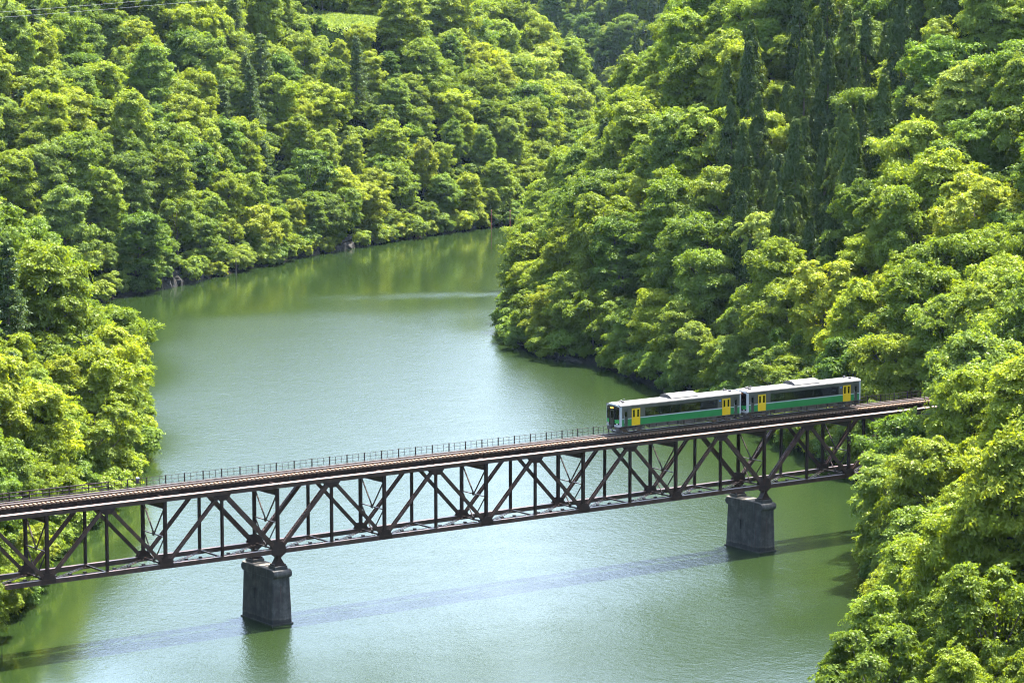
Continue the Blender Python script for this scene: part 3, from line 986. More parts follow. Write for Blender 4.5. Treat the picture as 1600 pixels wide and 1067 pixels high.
def forest_object(name, items, label):
    """the trees past the counted ones: one object that instances the same tree meshes on points"""
    keys = [k for k in first if any((t['kind'], t['var']) == k for t in items)]
    items = [t for t in items if (t['kind'], t['var']) in keys]
    me = bpy.data.meshes.new(name)
    me.from_pydata([(t['x'], t['y'], t['z']) for t in items], [], [])
    a = me.attributes.new('turn', 'FLOAT_VECTOR', 'POINT'); a.data.foreach_set('vector', np.array([(0, 0, t['rz']) for t in items], np.float32).ravel())
    a = me.attributes.new('size', 'FLOAT_VECTOR', 'POINT'); a.data.foreach_set('vector', np.array([(t['sc'], t['sc'], t['sc'] * t['sz']) for t in items], np.float32).ravel())
    a = me.attributes.new('sort', 'INT', 'POINT'); a.data.foreach_set('value', np.array([keys.index((t['kind'], t['var'])) for t in items], np.int32))
    o = bpy.data.objects.new(name, me); COL.objects.link(o)
    ng = bpy.data.node_groups.new(name, 'GeometryNodeTree')
    ng.interface.new_socket('Geometry', in_out='INPUT', socket_type='NodeSocketGeometry')
    ng.interface.new_socket('Geometry', in_out='OUTPUT', socket_type='NodeSocketGeometry')
    gi = ng.nodes.new('NodeGroupInput'); go = ng.nodes.new('NodeGroupOutput')
    jo = ng.nodes.new('GeometryNodeJoinGeometry')
    for k in reversed(keys):
        jt = ng.nodes.new('GeometryNodeJoinGeometry')
        for c in first[k]:
            ob = ng.nodes.new('GeometryNodeObjectInfo'); ob.inputs['Object'].default_value = c
            ng.links.new(ob.outputs['Geometry'], jt.inputs[0])
        gt = ng.nodes.new('GeometryNodeGeometryToInstance')
        ng.links.new(jt.outputs[0], gt.inputs[0]); ng.links.new(gt.outputs[0], jo.inputs[0])
    ip = ng.nodes.new('GeometryNodeInstanceOnPoints')
    ip.inputs['Pick Instance'].default_value = True

    def attr(nm, typ):
        n = ng.nodes.new('GeometryNodeInputNamedAttribute'); n.data_type = typ; n.inputs['Name'].default_value = nm
        return n.outputs['Attribute']
    ng.links.new(gi.outputs[0], ip.inputs['Points']); ng.links.new(jo.outputs[0], ip.inputs['Instance'])
    ng.links.new(attr('sort', 'INT'), ip.inputs['Instance Index'])
    er = ng.nodes.new('FunctionNodeEulerToRotation'); ng.links.new(attr('turn', 'FLOAT_VECTOR'), er.inputs[0])
    ng.links.new(er.outputs[0], ip.inputs['Rotation']); ng.links.new(attr('size', 'FLOAT_VECTOR'), ip.inputs['Scale'])
    ng.links.new(ip.outputs[0], go.inputs[0])
    md = o.modifiers.new('trees', 'NODES'); md.node_group = ng
    return tag(o, label, None, None, 'stuff')


forest_object('forest', rest + under, 'dense mass of smaller and farther trees covering the hillsides')
print('TREES single', len(single), 'rest', len(rest), {k: sum(t['kind'] == k for t in single) for k in PROTO})
# ------------------------------------------------------------------ piers
PAN = 14.18                      # one truss panel
ZB, ZT = 8.22, 15.82             # centre of the bottom chord, top face of the top chord
YT = 2.5                         # half the distance between the two trusses
ZR = 16.66                       # top of rail


def pier(X, label, seed):
    r = random.Random(seed)
    t = thing('bridge_pier', label, 'bridge pier', (X, 0, 0), 0, 'concrete piers standing in the lake')
    # shaft: slightly battered, chamfered arrises, courses of worn concrete
    mb = MB()
    zs = [-7, -0.2, 0.25, 1.2, 2.3, 3.4, 4.4, 5.3]
    rings = []
    for z in zs:
        k = max(z, 0) / 5.3
        hx, hy, c = 1.30 - 0.14 * k, 3.34 - 0.16 * k, 0.14
        pts = [(-hx + c, -hy), (hx - c, -hy), (hx, -hy + c), (hx, hy - c), (hx - c, hy), (-hx + c, hy), (-hx, hy - c), (-hx, -hy + c)]
        rings.append([(x + r.uniform(-.018, .018), y + r.uniform(-.02, .02), z) for x, y in pts])
    v = [p for ring in rings for p in ring]; f = []
    for i in range(len(zs) - 1):
        for k in range(8):
            a, b = i * 8 + k, i * 8 + (k + 1) % 8
            f.append((a, b, b + 8, a + 8))
    f.append(tuple(range(7, -1, -1))); f.append(tuple(range((len(zs) - 1) * 8, len(zs) * 8)))
    mb.add(v, f)
    mb.build('shaft', CONC, t)
    foot = MB().box(-1.40, 1.40, -3.45, 3.45, -7, 0.16); foot.build('footing', CONC, t, bevel=0.05)
    # cap: bull-nosed ends overhanging the shaft along the pier
    prof = []
    R = 0.46
    for s in (-1, 1):
        for k in range(9):
            a = math.radians(-90 + k * 22.5)
            y, z = math.cos(a) * R, math.sin(a) * R
            prof.append((s * (3.16 + y), 5.76 + s * z * 1) if s == 1 else (-(3.16 + y), 5.76 - z))
    cap = MB().prism(prof, 0, -1.17, 1.17)
    cap.build('cap', CONC, t, bevel=0.04)
    top = MB()
    for k in range(7):
        y = -2.9 + k * 0.93
        top.box(-1.08, 1.06, y + .02, y + .91, 6.222, 6.25 + r.uniform(0, .05))
    top.build('cap_topping', CONC_CAP, t)
    n = MB().box(-1.36, -1.16, 0.45, 0.95, 2.55, 3.6).box(-1.42, -1.2, 0.38, 1.02, 3.6, 3.72)
    n.build('drain_box', CONC, t)
    # pedestals and shoes under the two trusses
    for s in (-1, 1):
        MB().box(-0.82, 0.82, s * YT - .72, s * YT + .72, 6.23, 6.62).build('pedestal', CONC, t, bevel=0.05)
        sh = MB()
        for z, hx, hy in ((6.62, .72, .52), (6.80, .72, .52), (6.86, .56, .46), (7.45, .26, .40), (7.78, .26, .40)):
            pass
        zz = [(6.60, .72, .52), (6.80, .72, .52), (6.82, .58, .44), (7.42, .22, .40), (7.86, .22, .40)]
        v = []; f = []
        for z, hx, hy in zz: v += [(-hx, s * YT - hy, z), (hx, s * YT - hy, z), (hx, s * YT + hy, z), (-hx, s * YT + hy, z)]
        for i in range(len(zz) - 1):
            for k in range(4):
                a, b = i * 4 + k, i * 4 + (k + 1) % 4
                f.append((a, b, b + 4, a + 4))
        f += [(3, 2, 1, 0), (16, 17, 18, 19)]
        sh.add(v, f)
        sh.build('bearing_shoe', STEEL, t)
    return t


pier(0.0, 'dark stained concrete bridge pier in the open water, flat-ended cap, nearer the left bank', 1)
pier(5 * PAN, 'concrete bridge pier below the railcars with pale and rusty runs down its face', 2)

# ------------------------------------------------------------------ truss bridge
bridge = thing('railway_bridge', 'long rust-brown steel deck truss railway bridge crossing the lake on concrete piers', 'railway bridge', (0, 0, 0))
K0, K1 = -5.0, 7.5
X0, X1 = K0 * PAN, K1 * PAN


def part(name, mb, m=None, parent=bridge, bevel=0):
    return mb.build(name, m or STEEL, parent, bevel=bevel)


SPANS = [(-5, 0), (0, 5), (5, 7.5)]
for s in (-1, 1):
    for a, b in SPANS:
        xa, xb = a * PAN + 0.06, b * PAN - 0.06
        y = s * YT
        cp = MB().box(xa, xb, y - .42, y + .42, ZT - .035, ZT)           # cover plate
        tc = MB()
        tc.box(xa, xb, y - .245, y - .205, ZT - .47, ZT - .037).box(xa, xb, y + .205, y + .245, ZT - .47, ZT - .037)
        tc.box(xa, xb, y - .30, y - .207, ZT - .50, ZT - .472).box(xa, xb, y + .207, y + .30, ZT - .50, ZT - .472)
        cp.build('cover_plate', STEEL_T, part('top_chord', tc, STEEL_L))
        bc = MB().box(xa, xb, y - .235, y - .20, ZB - .22, ZB + .22).box(xa, xb, y + .20, y + .235, ZB - .22, ZB + .22)
        bc.box(xa, xb, y - .275, y + .275, ZB + .222, ZB + .245)
        bc.box(xa, xb, y - .28, y - .19, ZB - .245, ZB - .222).box(xa, xb, y + .19, y + .28, ZB - .245, ZB - .222)
        part('bottom_chord', bc, STEEL_L)


def hmember(mb, a, b, wy, wd, t=0.03):
    """two flange plates facing sideways joined by a web"""
    mb.bar(a, b, t, wd, (0, 0, 1), ou=-wy / 2).bar(a, b, t, wd, (0, 0, 1), ou=wy / 2)
    mb.bar(a, b, wy - t - .004, 0.025, (0, 0, 1))
    return mb


def laced(mb, lac, a, b, wy, wd):
    """two channels joined by zig-zag lacing on both faces"""
    a, b = Vector(a), Vector(b)
    for o in (-1, 1):
        mb.bar(a, b, 0.03, wd, ou=o * wy / 2)
        mb.bar(a, b, 0.09, 0.022, ou=o * (wy / 2 - .06), ov=wd / 2)
        mb.bar(a, b, 0.09, 0.022, ou=o * (wy / 2 - .06), ov=-wd / 2)
    d = (b - a).normalized(); L = (b - a).length
    u = d.cross(Vector((0, 0, 1))).normalized(); v = u.cross(d)
    n = int(L / 0.42)
    for sv in (-1, 1):
        for k in range(1, n - 1):
            p = a + d * (k * L / n) + u * (wy / 2 - .03) * (1 if k % 2 else -1) + v * sv * (wd / 2 + .018)
            q = a + d * ((k + 1) * L / n) + u * (wy / 2 - .03) * (-1 if k % 2 else 1) + v * sv * (wd / 2 + .018)
            lac.bar(p, q, 0.07, 0.012, tuple(v))


halves = int((K1 - K0) * 2)
for s in (-1, 1):
    y = s * YT
    for h in range(halves + 1):
        k = K0 + h / 2
        X = k * PAN
        whole = abs(k - round(k)) < .01
        # posts
        wd = 0.34 if whole else 0.26
        part('vertical_post', hmember(MB(), (X, y, ZB + .25), (X, y, ZT - .5), 0.30, wd))
        # gusset plates, one pair per joint
        g = MB()
        for o in (-1, 1):
            yy = y + o * 0.262
            if whole:
                pr = [(X - .85, ZB - .20), (X + .85, ZB - .20), (X + .85, ZB + .30), (X + .42, ZB + .88), (X - .42, ZB + .88), (X - .85, ZB + .30)]
                if round(k) in (0, 5): pr = [(X - .95, ZB - .22), (X - .35, ZB - .62), (X + .35, ZB - .62), (X + .95, ZB - .22), (X + .95, ZB + .40), (X + .45, ZB + 1.1), (X - .45, ZB + 1.1), (X - .95, ZB + .40)]
            else:
                pr = [(X - 1.0, ZT - .42), (X + 1.0, ZT - .42), (X + .95, ZT - .62), (X + .45, ZT - 1.12), (X - .45, ZT - 1.12), (X - .95, ZT - .62)]
            g.prism([(p, q) for p, q in pr], 1, yy - .009, yy + .009)
        part('gusset_plate', g)
        # diagonals of the panel to the right
        if h < halves:
            up = whole
            a = (X + (.30 if up else .42), y, ZB + .32 if up else ZT - .62)
            b = (X + PAN / 2 - (.42 if up else .30), y, ZT - .62 if up else ZB + .32)
            near_pier = abs(k) < .01 or abs(k - 5) < .01 or abs(k + .5) < .01 or abs(k - 4.5) < .01
            mb = MB()
            if near_pier:
                lac = MB(); laced(mb, lac, a, b, 0.42, 0.46)
                o = part('diagonal_brace', mb, STEEL_L); lac.build('lacing', STEEL_L, o)
            else:
                part('diagonal_brace', hmember(mb, a, b, 0.34, 0.34), STEEL_L)

# frames across the bridge
for h in range(halves + 1):
    k = K0 + h / 2
    X = k * PAN
    whole = abs(k - round(k)) < .01
    part('cross_strut', MB().bar((X, -YT + .26, ZB + .12), (X, YT - .26, ZB + .12), .16, .16))
    if whole:
        # deep floor beam, tapered towards the far side of the deck
        fb = MB().box(X - .02, X + .02, -YT + .25, YT - .25, ZT - 1.30, ZT - .06)
        fb.box(X - .16, X + .16, -YT + .25, YT - .25, ZT - 1.325, ZT - 1.302).box(X - .16, X + .16, -YT + .25, YT - .25, ZT - .058, ZT - .035)
        part('floor_beam', fb)
        zm = ZB + 3.15
        part('sway_strut', MB().bar((X, -YT + .16, zm), (X, YT - .16, zm), .15, .10), STEEL_L)
        for s in (-1, 1):
            part('sway_brace', MB().bar((X, s * (YT - .2), ZT - 1.35), (X, s * .06, zm + .08), .13, .11))
            part('sway_brace', MB().bar((X, s * (YT - .2), zm - .08), (X, s * .06, ZB + .24), .11, .09))
        part('sway_plate', MB().box(X - .09, X - .075, -.24, .24, zm - .18, zm + .28).box(X - .09, X - .075, -.2, .2, ZB, ZB + .42))
    else:
        fb = MB().box(X - .02, X + .02, -YT + .25, YT - .25, ZT - .78, ZT - .06).box(X - .12, X + .12, -YT + .25, YT - .25, ZT - .80, ZT - .782)
        part('floor_beam', fb)
    if h < halves:
        # laced bottom laterals and a light tie with clips
        mb, lac = MB(), MB()
        a = Vector((X + .25, (-YT if whole else -YT) + .3, ZB - .02)); b = Vector((X + PAN / 2 - .25, YT - .3, ZB - .02))
        d = (b - a).normalized(); u = Vector((-d.y, d.x, 0))
        for o in (-1, 1): mb.bar(a + u * .17 * o, b + u * .17 * o, .075, .075)
        n = 20; L = (b - a).length
        for q in range(1, n - 1):
            p0 = a + d * (q * L / n) + u * .17 * (1 if q % 2 else -1) + Vector((0, 0, .045)); p1 = a + d * ((q + 1) * L / n) + u * .17 * (-1 if q % 2 else 1) + Vector((0, 0, .045))
            lac.bar(p0, p1, .055, .012)
        o = part('lateral_brace', mb, STEEL_L); lac.build('lacing', STEEL_L, o)
        tie = MB().bar((X + .1, -.75, ZB - .05), (X + PAN / 2 - .1, -.75, ZB - .05), .07, .07)
        for q in range(1, 4):
            xx = X + q * PAN / 8
            tie.box(xx - .15, xx + .15, -.92, -.58, ZB - .013, ZB + .15)
        part('lateral_tie', tie)

# stringers under the sleepers
for s in (-1, 1):
    st = MB()
    y = s * 0.90
    st.box(X0, X1, y - .012, y + .012, ZT - .30, ZT + .36).box(X0, X1, y - .13, y + .13, ZT + .362, ZT + .385).box(X0, X1, y - .13, y + .13, ZT - .325, ZT - .302)
    x = X0 + .9
    while x < X1:
        st.box(x - .01, x + .01, y - .11, y - .014, ZT - .3, ZT + .36).box(x - .01, x + .01, y + .014, y + .11, ZT - .3, ZT + .36)
        x += 1.77
    part('stringer', st)

# sleepers, rails, guard timbers
slm = MB().box(-.105, .105, -1.30, 1.30, 0, .2).mesh('sleeper', TIMBER)
n = 0
x = X0 + .2
xs_sl = []
while x < X1:
    xs_sl.append(x); x += 0.523
seen = [x for x in xs_sl if x > -52]
for x in seen[:300]:
    inst('sleeper', slm, bridge, (x, random.uniform(-.03, .03), ZT + .388), (0, 0, random.uniform(-.012, .012)), (1, 1, random.uniform(.94, 1.0)))
rest_sl = [x for x in xs_sl if x not in set(seen[:300])]
mb = MB()
for x in rest_sl: mb.box(x - .105, x + .105, -1.30, 1.30, ZT + .388, ZT + .582)
part('sleepers', mb, TIMBER)['kind'] = 'stuff'
ZS = ZT + .588
for s in (-1, 1):
    y = s * .565
    prof = [(y - .064, ZS), (y + .064, ZS), (y + .064, ZS + .018), (y + .009, ZS + .035), (y + .009, ZS + .115), (y + .034, ZS + .13), (y + .034, ZS + .153), (y - .034, ZS + .153), (y - .034, ZS + .13), (y - .009, ZS + .115), (y - .009, ZS + .035), (y - .064, ZS + .018)]
    o = part('rail', MB().prism(prof, 0, X0, X1), RAILM)
    MB().box(X0, X1, y - .03, y + .03, ZS + .1535, ZS + .158).build('rail_head', RAILTOP, o)
    # guard timber outside the far rail and walkway planks inside the track
for y0, y1, dz in ((-.36, -.13, .07), (-.11, .11, .065), (.13, .36, .07), (.95, 1.18, .09)):
    x = X0
    while x < X1:
        L = random.uniform(4.6, 6.0)
        e = min(x + L, X1)
        part('walkway_plank', MB().box(x, e - .02, y0, y1, ZS, ZS + dz + random.uniform(-.012, .012)), PLANK)
        x = e

# railing along the far side: main posts with two thin ones between and three bars
YR = 2.02
zr0 = ZS - .1
br = MB()
mp = MB().box(-.05, .05, -.05, .05, -.30, 1.02).mesh('railing_post', STEEL)
tp = MB().box(-.02, .02, -.02, .02, 0.10, .92).mesh('railing_baluster', STEEL)
P3 = 2.36
i = 0
x = -54.0
while x < X1 - 1:
    inst('railing_post', mp, bridge, (x, YR, zr0))
    part('post_bracket', MB().box(x - .04, x + .04, .92, YR + .05, zr0 - .36, zr0 - .28))
    for q in (1, 2): inst('railing_baluster', tp, bridge, (x + q * P3 / 3, YR, zr0))
    i += 1
    x += P3
xe = x - P3
for zz in (.16, .56, .95):
    part('railing_bar', MB().bar((-54, YR - .04, zr0 + zz), (xe, YR - .04, zr0 + zz), .028, .035), STEEL_L)
    # heavier old rails on the left-hand stretch
    if True:
        part('railing_bar', MB().bar((X0, YR + .09, zr0 + zz - .02), (-18.6, YR + .09, zr0 + zz - .02), .06, .11), STEEL_L)

# abutment behind the trees on the right bank
ab = thing('bridge_abutment', 'concrete abutment at the right end of the bridge, hidden among trees', 'abutment', (X1 + .8, 0, 0))
MB().box(-.7, 3.5, -3.4, 3.4, 3, 15.2).build('abutment_wall', CONC, ab, bevel=.06)

# track beyond the bridge in the cutting
tr = thing('railway_track', 'railway track running into the trees at the right end of the bridge', 'track', (X1, 0, 0))
MB().prism([(-2.6, 14.4), (2.6, 14.4), (1.5, ZS - .19), (-1.5, ZS - .19)], 0, .1, 60).build('ballast', mottled('ballast', (.10, .09, .08), (.22, .2, .18), 6, .95, 0, .03), tr)
for k in range(110):
    inst('sleeper', slm, tr, (.4 + k * .54, 0, ZT + .388))
for s in (-1, 1):
    MB().box(.02, 60, s * .565 - .034, s * .565 + .034, ZS, ZS + .155).build('rail', RAILM, tr)

# small marker box fixed to the railing
mk = thing('marker_box', 'small dark trackside box with a white top on the far railing near the left bank', 'marker box', (-14.95, YR + .04, zr0 + .42))
MB().box(-.16, .16, -.12, .12, .0, .52).build('case', mottled('marker_paint', (.03, .02, .035), (.05, .035, .05), 3, .5), mk, bevel=.02)
MB().prism([(-.19, .522), (.19, .522), (.08, .68), (-.14, .68)], 1, -.14, .14).build('lid', mottled('white_lid', (.6, .6, .62), (.75, .75, .76), 4, .5), mk)
# ------------------------------------------------------------------ diesel railcars
PG = mottled('green_livery_paint', (.010, .140, .036), (.013, .170, .044), .7, .38, 0, 0, .5)
PGF = mottled('front_green_paint', (.02, .28, .06), (.025, .33, .075), .7, .4, 0, 0, .5)
PY = mottled('yellow_door_paint', (.50, .34, .006), (.58, .41, .010), 1.3, .38, 0, 0, .5)
PW = mottled('white_livery_paint', (.30, .33, .345), (.38, .41, .42), .9, .4, 0, 0, .5)
PS = mottled('dull_stainless_side', (.065, .068, .056), (.092, .094, .078), .8, .42, .3, 0, .5, stretch=(1, 1, .25))
PSD = mottled('darker_stainless_door', (.045, .048, .042), (.062, .065, .056), .8, .45, .3, 0, .5)  # darker stainless tone for cab and gangway doors and equipment covers
ROOF = mottled('pale_roof_paint', (.125, .117, .108), (.175, .165, .153), .45, .6, 0, .002, .4, stretch=(1, .25, 1))
PK = mottled('black_front_mask', (.010, .010, .012), (.016, .016, .02), 2, .22, 0, 0, .5)
UND = mottled('underfloor_grey', (.035, .034, .034), (.085, .08, .078), 1.6, .6, 0, .004)
WHEEL = mottled('wheel_steel', (.08, .06, .05), (.2, .17, .15), 3, .45, .5)
RUB = mottled('rubber', (.012, .012, .013), (.02, .02, .022), 3, .7)
SEAT = mottled('seat_cloth', (.05, .09, .06), (.08, .14, .09), 4, .8)
HEADR = mottled('white_headrest', (.55, .6, .55), (.7, .72, .68), 4, .8)
INT = mottled('cabin_lining', (.22, .23, .22), (.3, .31, .3), 2, .7)
BLUE = mottled('blue_sign', (.03, .16, .55), (.04, .2, .62), 4, .4)


def glass(name, tint, gl=.12):
    m = bpy.data.materials.new(name); m.use_nodes = True
    nt = m.node_tree; nt.nodes.clear()
    out = N(nt, 'ShaderNodeOutputMaterial'); tr = N(nt, 'ShaderNodeBsdfTransparent'); tr.inputs[0].default_value = (*tint, 1)
    g = N(nt, 'ShaderNodeBsdfGlossy'); g.inputs['Roughness'].default_value = .04
    fr = N(nt, 'ShaderNodeFresnel'); fr.inputs[0].default_value = 1.5
    ms = N(nt, 'ShaderNodeMixShader')
    nt.links.new(fr.outputs[0], ms.inputs[0]); nt.links.new(tr.outputs[0], ms.inputs[1]); nt.links.new(g.outputs[0], ms.inputs[2])
    nt.links.new(ms.outputs[0], out.inputs[0])
    return m


GL = glass('tinted_window_glass', (.30, .38, .38))
LAMP, lnt, lp = mat('orange_led_sign')
lp.inputs['Emission Color'].default_value = (1, .42, .05, 1); lp.inputs['Emission Strength'].default_value = 1.1
lp.inputs['Base Color'].default_value = (.3, .12, .02, 1)
HL, _n, _p = mat('lamp_lens'); _p.inputs['Base Color'].default_value = (.7, .7, .68, 1); _p.inputs['Roughness'].default_value = .15
RL, _n, _p = mat('red_lens'); _p.inputs['Base Color'].default_value = (.35, .02, .02, 1); _p.inputs['Roughness'].default_value = .2

LEN, HW = 19.5, 1.40
Z0, ZG, ZC = .92, 3.38, 3.66        # skirt, gutter, roof crown above rail
DOORS = [(1.98, 3.30), (16.20, 17.52)]
CABD = [(.86, 1.36), (18.14, 18.64)]
BAND = (4.05, 15.45)
WZ0, WZ1 = 1.93, 2.98


def railcar(X, label):
    t = thing('railcar', label, 'railcar', (X, 0, ZR), 0, 'green and silver railcars coupled on the bridge')
    def p(name, mb, m, parent=t, bevel=0, smooth=False): return mb.build(name, m, parent, bevel=bevel, smooth=smooth)
    T = .06
    for s in (-1, 1):
        yo, yi = s * HW, s * (HW - T)
        ya, yb = min(yo, yi), max(yo, yi)
        # stainless side wall with openings for the doors, cab doors and the window band
        mb = MB()
        cuts = sorted([(a, b) for a, b in DOORS + CABD])
        x = .35
        segs = []
        for a, b in cuts: segs.append((x, a)); x = b
        segs.append((x, LEN - .35))
        for a, b in segs:
            lo = a < BAND[0] and b > BAND[1]
            if lo:
                mb.box(a, b, ya, yb, Z0, WZ0); mb.box(a, b, ya, yb, WZ1, ZG)
                mb.box(a, BAND[0], ya, yb, WZ0, WZ1); mb.box(BAND[1], b, ya, yb, WZ0, WZ1)
            else:
                mb.box(a, b, ya, yb, Z0, ZG)
        for a, b in cuts: mb.box(a, b, ya, yb, 3.02, ZG)
        p('side_wall', mb, PS)
        # green band and white stripe, plates a few mm proud
        for a, b in segs:
            lim = [(a + .0, b - .0)]
            for u, v in lim:
                o = MB().box(u + .012, v - .012, min(yo, yo + s * .004), max(yo, yo + s * .004), Z0 + .05, 1.77); p('green_band', o, PG)
                o = MB().box(u + .012, v - .012, min(yo, yo + s * .006), max(yo, yo + s * .006), 1.775, 1.885); p('white_stripe', o, PW)
        # window band: black surround, seven panes
        fr = MB()
        yA, yB = min(yo - s * .05, yo + s * .003), max(yo - s * .05, yo + s * .003)
        fr.box(BAND[0], BAND[1], yA, yB, WZ0, WZ0 + .07).box(BAND[0], BAND[1], yA, yB, WZ1 - .08, WZ1)
        W = [(4.12, 4.75), (4.85, 6.35), (6.45, 7.95), (8.05, 9.55), (9.65, 11.15), (11.25, 12.75)]
        xs_ = [BAND[0]] + [v for ab in W for v in ab] + [BAND[1]]
        for k in range(0, len(xs_), 2):
            fr.box(xs_[k], xs_[k + 1], yA, yB, WZ0 + .07, WZ1 - .08)
        wf = p('window_band', fr, PK)
        for a, b in W:
            p('window_pane', MB().box(a, b, yo - s * .030 - .006, yo - s * .030 + .006, WZ0 + .07, WZ1 - .08), GL, wf)
        # yellow double doors
        for a, b in DOORS:
            m_ = (a + b) / 2
            for u, v in ((a + .015, m_ - .008), (m_ + .008, b - .015)):
                d = MB()
                ya2, yb2 = min(yo - s * .05, yo + s * .012), max(yo - s * .05, yo + s * .012)
                wa, wb = u + .17, v - .17
                d.box(u, v, ya2, yb2, Z0 + .02, 1.95).box(u, v, ya2, yb2, 2.83, 3.0).box(u, wa, ya2, yb2, 1.95, 2.83).box(wb, v, ya2, yb2, 1.95, 2.83)
                do = p('door_leaf', d, PY, bevel=.006)
                p('door_window', MB().box(wa - .02, wb + .02, yo - s * .022 - .008, yo - s * .022 + .008, 1.94, 2.84), GL, do)
            p('door_step', MB().box(a, b, min(yo, yo + s * .05), max(yo, yo + s * .05), Z0 - .05, Z0 + .015), UND)
        for a, b in CABD:
            d = MB(); ya2, yb2 = min(yo - s * .05, yo - s * .012), max(yo - s * .05, yo - s * .012)
            d.box(a + .01, b - .01, ya2, yb2, Z0 + .02, 2.08).box(a + .01, b - .01, ya2, yb2, 2.72, 3.01).box(a + .01, a + .09, ya2, yb2, 2.08, 2.72).box(b - .09, b - .01, ya2, yb2, 2.08, 2.72)
            do = p('cab_door', d, PSD)
            p('door_window', MB().box(a + .08, b - .08, yo - s * .035 - .006, yo - s * .035 + .006, 2.07, 2.73), GL, do)
            p('grab_rail', MB().bar((a - .05, yo + s * .04, 1.3), (a - .05, yo + s * .04, 2.3), .03, .03), PW)
        # blue sign beside the right-hand doors, dark slot on the left
        p('side_sign', MB().box(15.72, 15.98, min(yo, yo + s * .008), max(yo, yo + s * .008), 2.72, 2.86), BLUE)
        # rain gutter
        p('gutter', MB().box(.3, LEN - .3, min(yo - s * .02, yo + s * .03), max(yo - s * .02, yo + s * .03), ZG - .035, ZG + .03), ROOF)
        # skirt edge
        p('sill_edge', MB().box(.3, LEN - .3, min(yo - s * .05, yo + s * .010), max(yo - s * .05, yo + s * .010), Z0 - .03, Z0 + .045), UND)
    # roof
    prof = []
    for k in range(17):
        a = math.pi * k / 16
        y = -math.cos(a) * (HW - .005)
        prof.append((y, ZG + .012 + (ZC - ZG) * min(1, math.sin(a) ** .62)))
    prof = [(-HW + .01, ZG - .05)] + prof + [(HW - .01, ZG - .05)]
    p('roof', MB().prism(prof, 0, .22, LEN - .22), ROOF)
    rb = MB()
    for k in range(9):
        xx = 1.6 + k * 2.03
        rb.box(xx - .02, xx + .02, -.95, .95, ZC - .02, ZC + .018)
    for s in (-1, 1): rb.box(.7, LEN - .7, s * 1.02 - .015, s * 1.02 + .015, ZC - .14, ZC - .01 if False else ZC - .02)
    p('roof_seam', rb, ROOF)
    # arched air-conditioner housing
    pr = []
    for k in range(13):
        a = math.pi * k / 12
        pr.append((-math.cos(a) * 1.16, ZC - .18 + .66 * math.sin(a) ** .8))
    ac = p('air_conditioner', MB().prism(pr, 0, 8.3, 12.5), ROOF)
    MB().prism([(y * .93, ZC - .16 + (z - ZC + .16) * .92) for y, z in pr], 0, 8.27, 8.297).build('grille', UND, ac)
    MB().prism([(y * .93, ZC - .16 + (z - ZC + .16) * .92) for y, z in pr], 0, 12.503, 12.53).build('grille', UND, ac)
    # antennas, horns and vents near the ends
    for e, sg in ((1.35, 1), (LEN - 1.35, -1)):
        v1 = MB().box(e - .16, e + .16, -.62, -.34, ZC - .02, ZC + .20); p('roof_vent', v1, UND, bevel=.04)
        h = MB().tube([(e - sg * .15, .25, ZC + .1), (e + sg * .38, .25, ZC + .14)], [.05, .12], 8).box(e - .06, e + .06, .2, .3, ZC - .05, ZC + .1)
        p('horn', h, UND)
        p('aerial', MB().tube([(e + sg * .55, 0, ZC - .02), (e + sg * .55, 0, ZC + .32)], [.03, .02], 6).tube([(e + sg * .55, 0, ZC + .30), (e + sg * .55, 0, ZC + .36)], [.13, .10], 10), UND)
    p('aerial', MB().tube([(4.6, .3, ZC - .02), (4.6, .3, ZC + .22)], [.03, .015], 6), UND)
    # floor, interior partitions and seats seen through the panes
    p('floor', MB().box(.3, LEN - .3, -HW + .07, HW - .07, Z0 + .02, Z0 + .16), INT)
    p('ceiling_lining', MB().box(.4, LEN - .4, -HW + .07, HW - .07, 3.05, 3.09), INT)
    for xx in (1.7, 4.0, 15.5, 17.8): p('partition', MB().box(xx - .03, xx + .03, -HW + .07, HW - .07, Z0 + .17, 3.04), INT)
    for s in (-1, 1):
        for k in range(6):
            xx = 4.5 + k * 1.5
            st = p('seat', MB().box(xx, xx + .42, s * .5, s * 1.25, 1.1, 1.5).box(xx + .40, xx + .52, s * .5, s * 1.25, 1.5, 2.25), SEAT)
            MB().box(xx + .37, xx + .55, s * .55 if s > 0 else s * 1.2, s * 1.2 if s > 0 else s * .55, 2.1, 2.36).build('headrest', HEADR, st)
    # cab fronts: white frame with rounded corners, recessed black mask, gangway door, lamps
    for sg in (-1, 1):
        xf = 0.0 if sg < 0 else LEN
        def FX(v): return v if sg < 0 else LEN - v
        def bx(m_, x0, x1, y0, y1, z0, z1):
            a, b = FX(x0), FX(x1); return m_.box(min(a, b), max(a, b), y0, y1, z0, z1)
        # frame in plan follows the curved front
        def front_x(y): return .30 * (abs(y) / HW) ** 2.6
        fm = MB()
        ny = 14
        ys = [-HW + 2 * HW * k / ny for k in range(ny + 1)]
        def topz(y): return ZG - .02 + (ZC - ZG) * (1 - (abs(y) / HW) ** 3.0)
        def strip(y0, y1, za, zb, off, m_):
            for (u, v) in [(y0 + (y1 - y0) * q / 4, y0 + (y1 - y0) * (q + 1) / 4) for q in range(4)]:
                x0u, x0v = front_x(u) + off, front_x(v) + off
                zau, zav = za(u), za(v); zbu, zbv = zb(u), zb(v)
                D = .12
                vv = [(FX(x0u), u, zau), (FX(x0v), v, zav), (FX(x0v), v, zbv), (FX(x0u), u, zbu), (FX(x0u + D), u, zau), (FX(x0v + D), v, zav), (FX(x0v + D), v, zbv), (FX(x0u + D), u, zbu)]
                m_.add(vv, [(0, 1, 2, 3), (7, 6, 5, 4), (0, 4, 5, 1), (1, 5, 6, 2), (2, 6, 7, 3), (3, 7, 4, 0)])
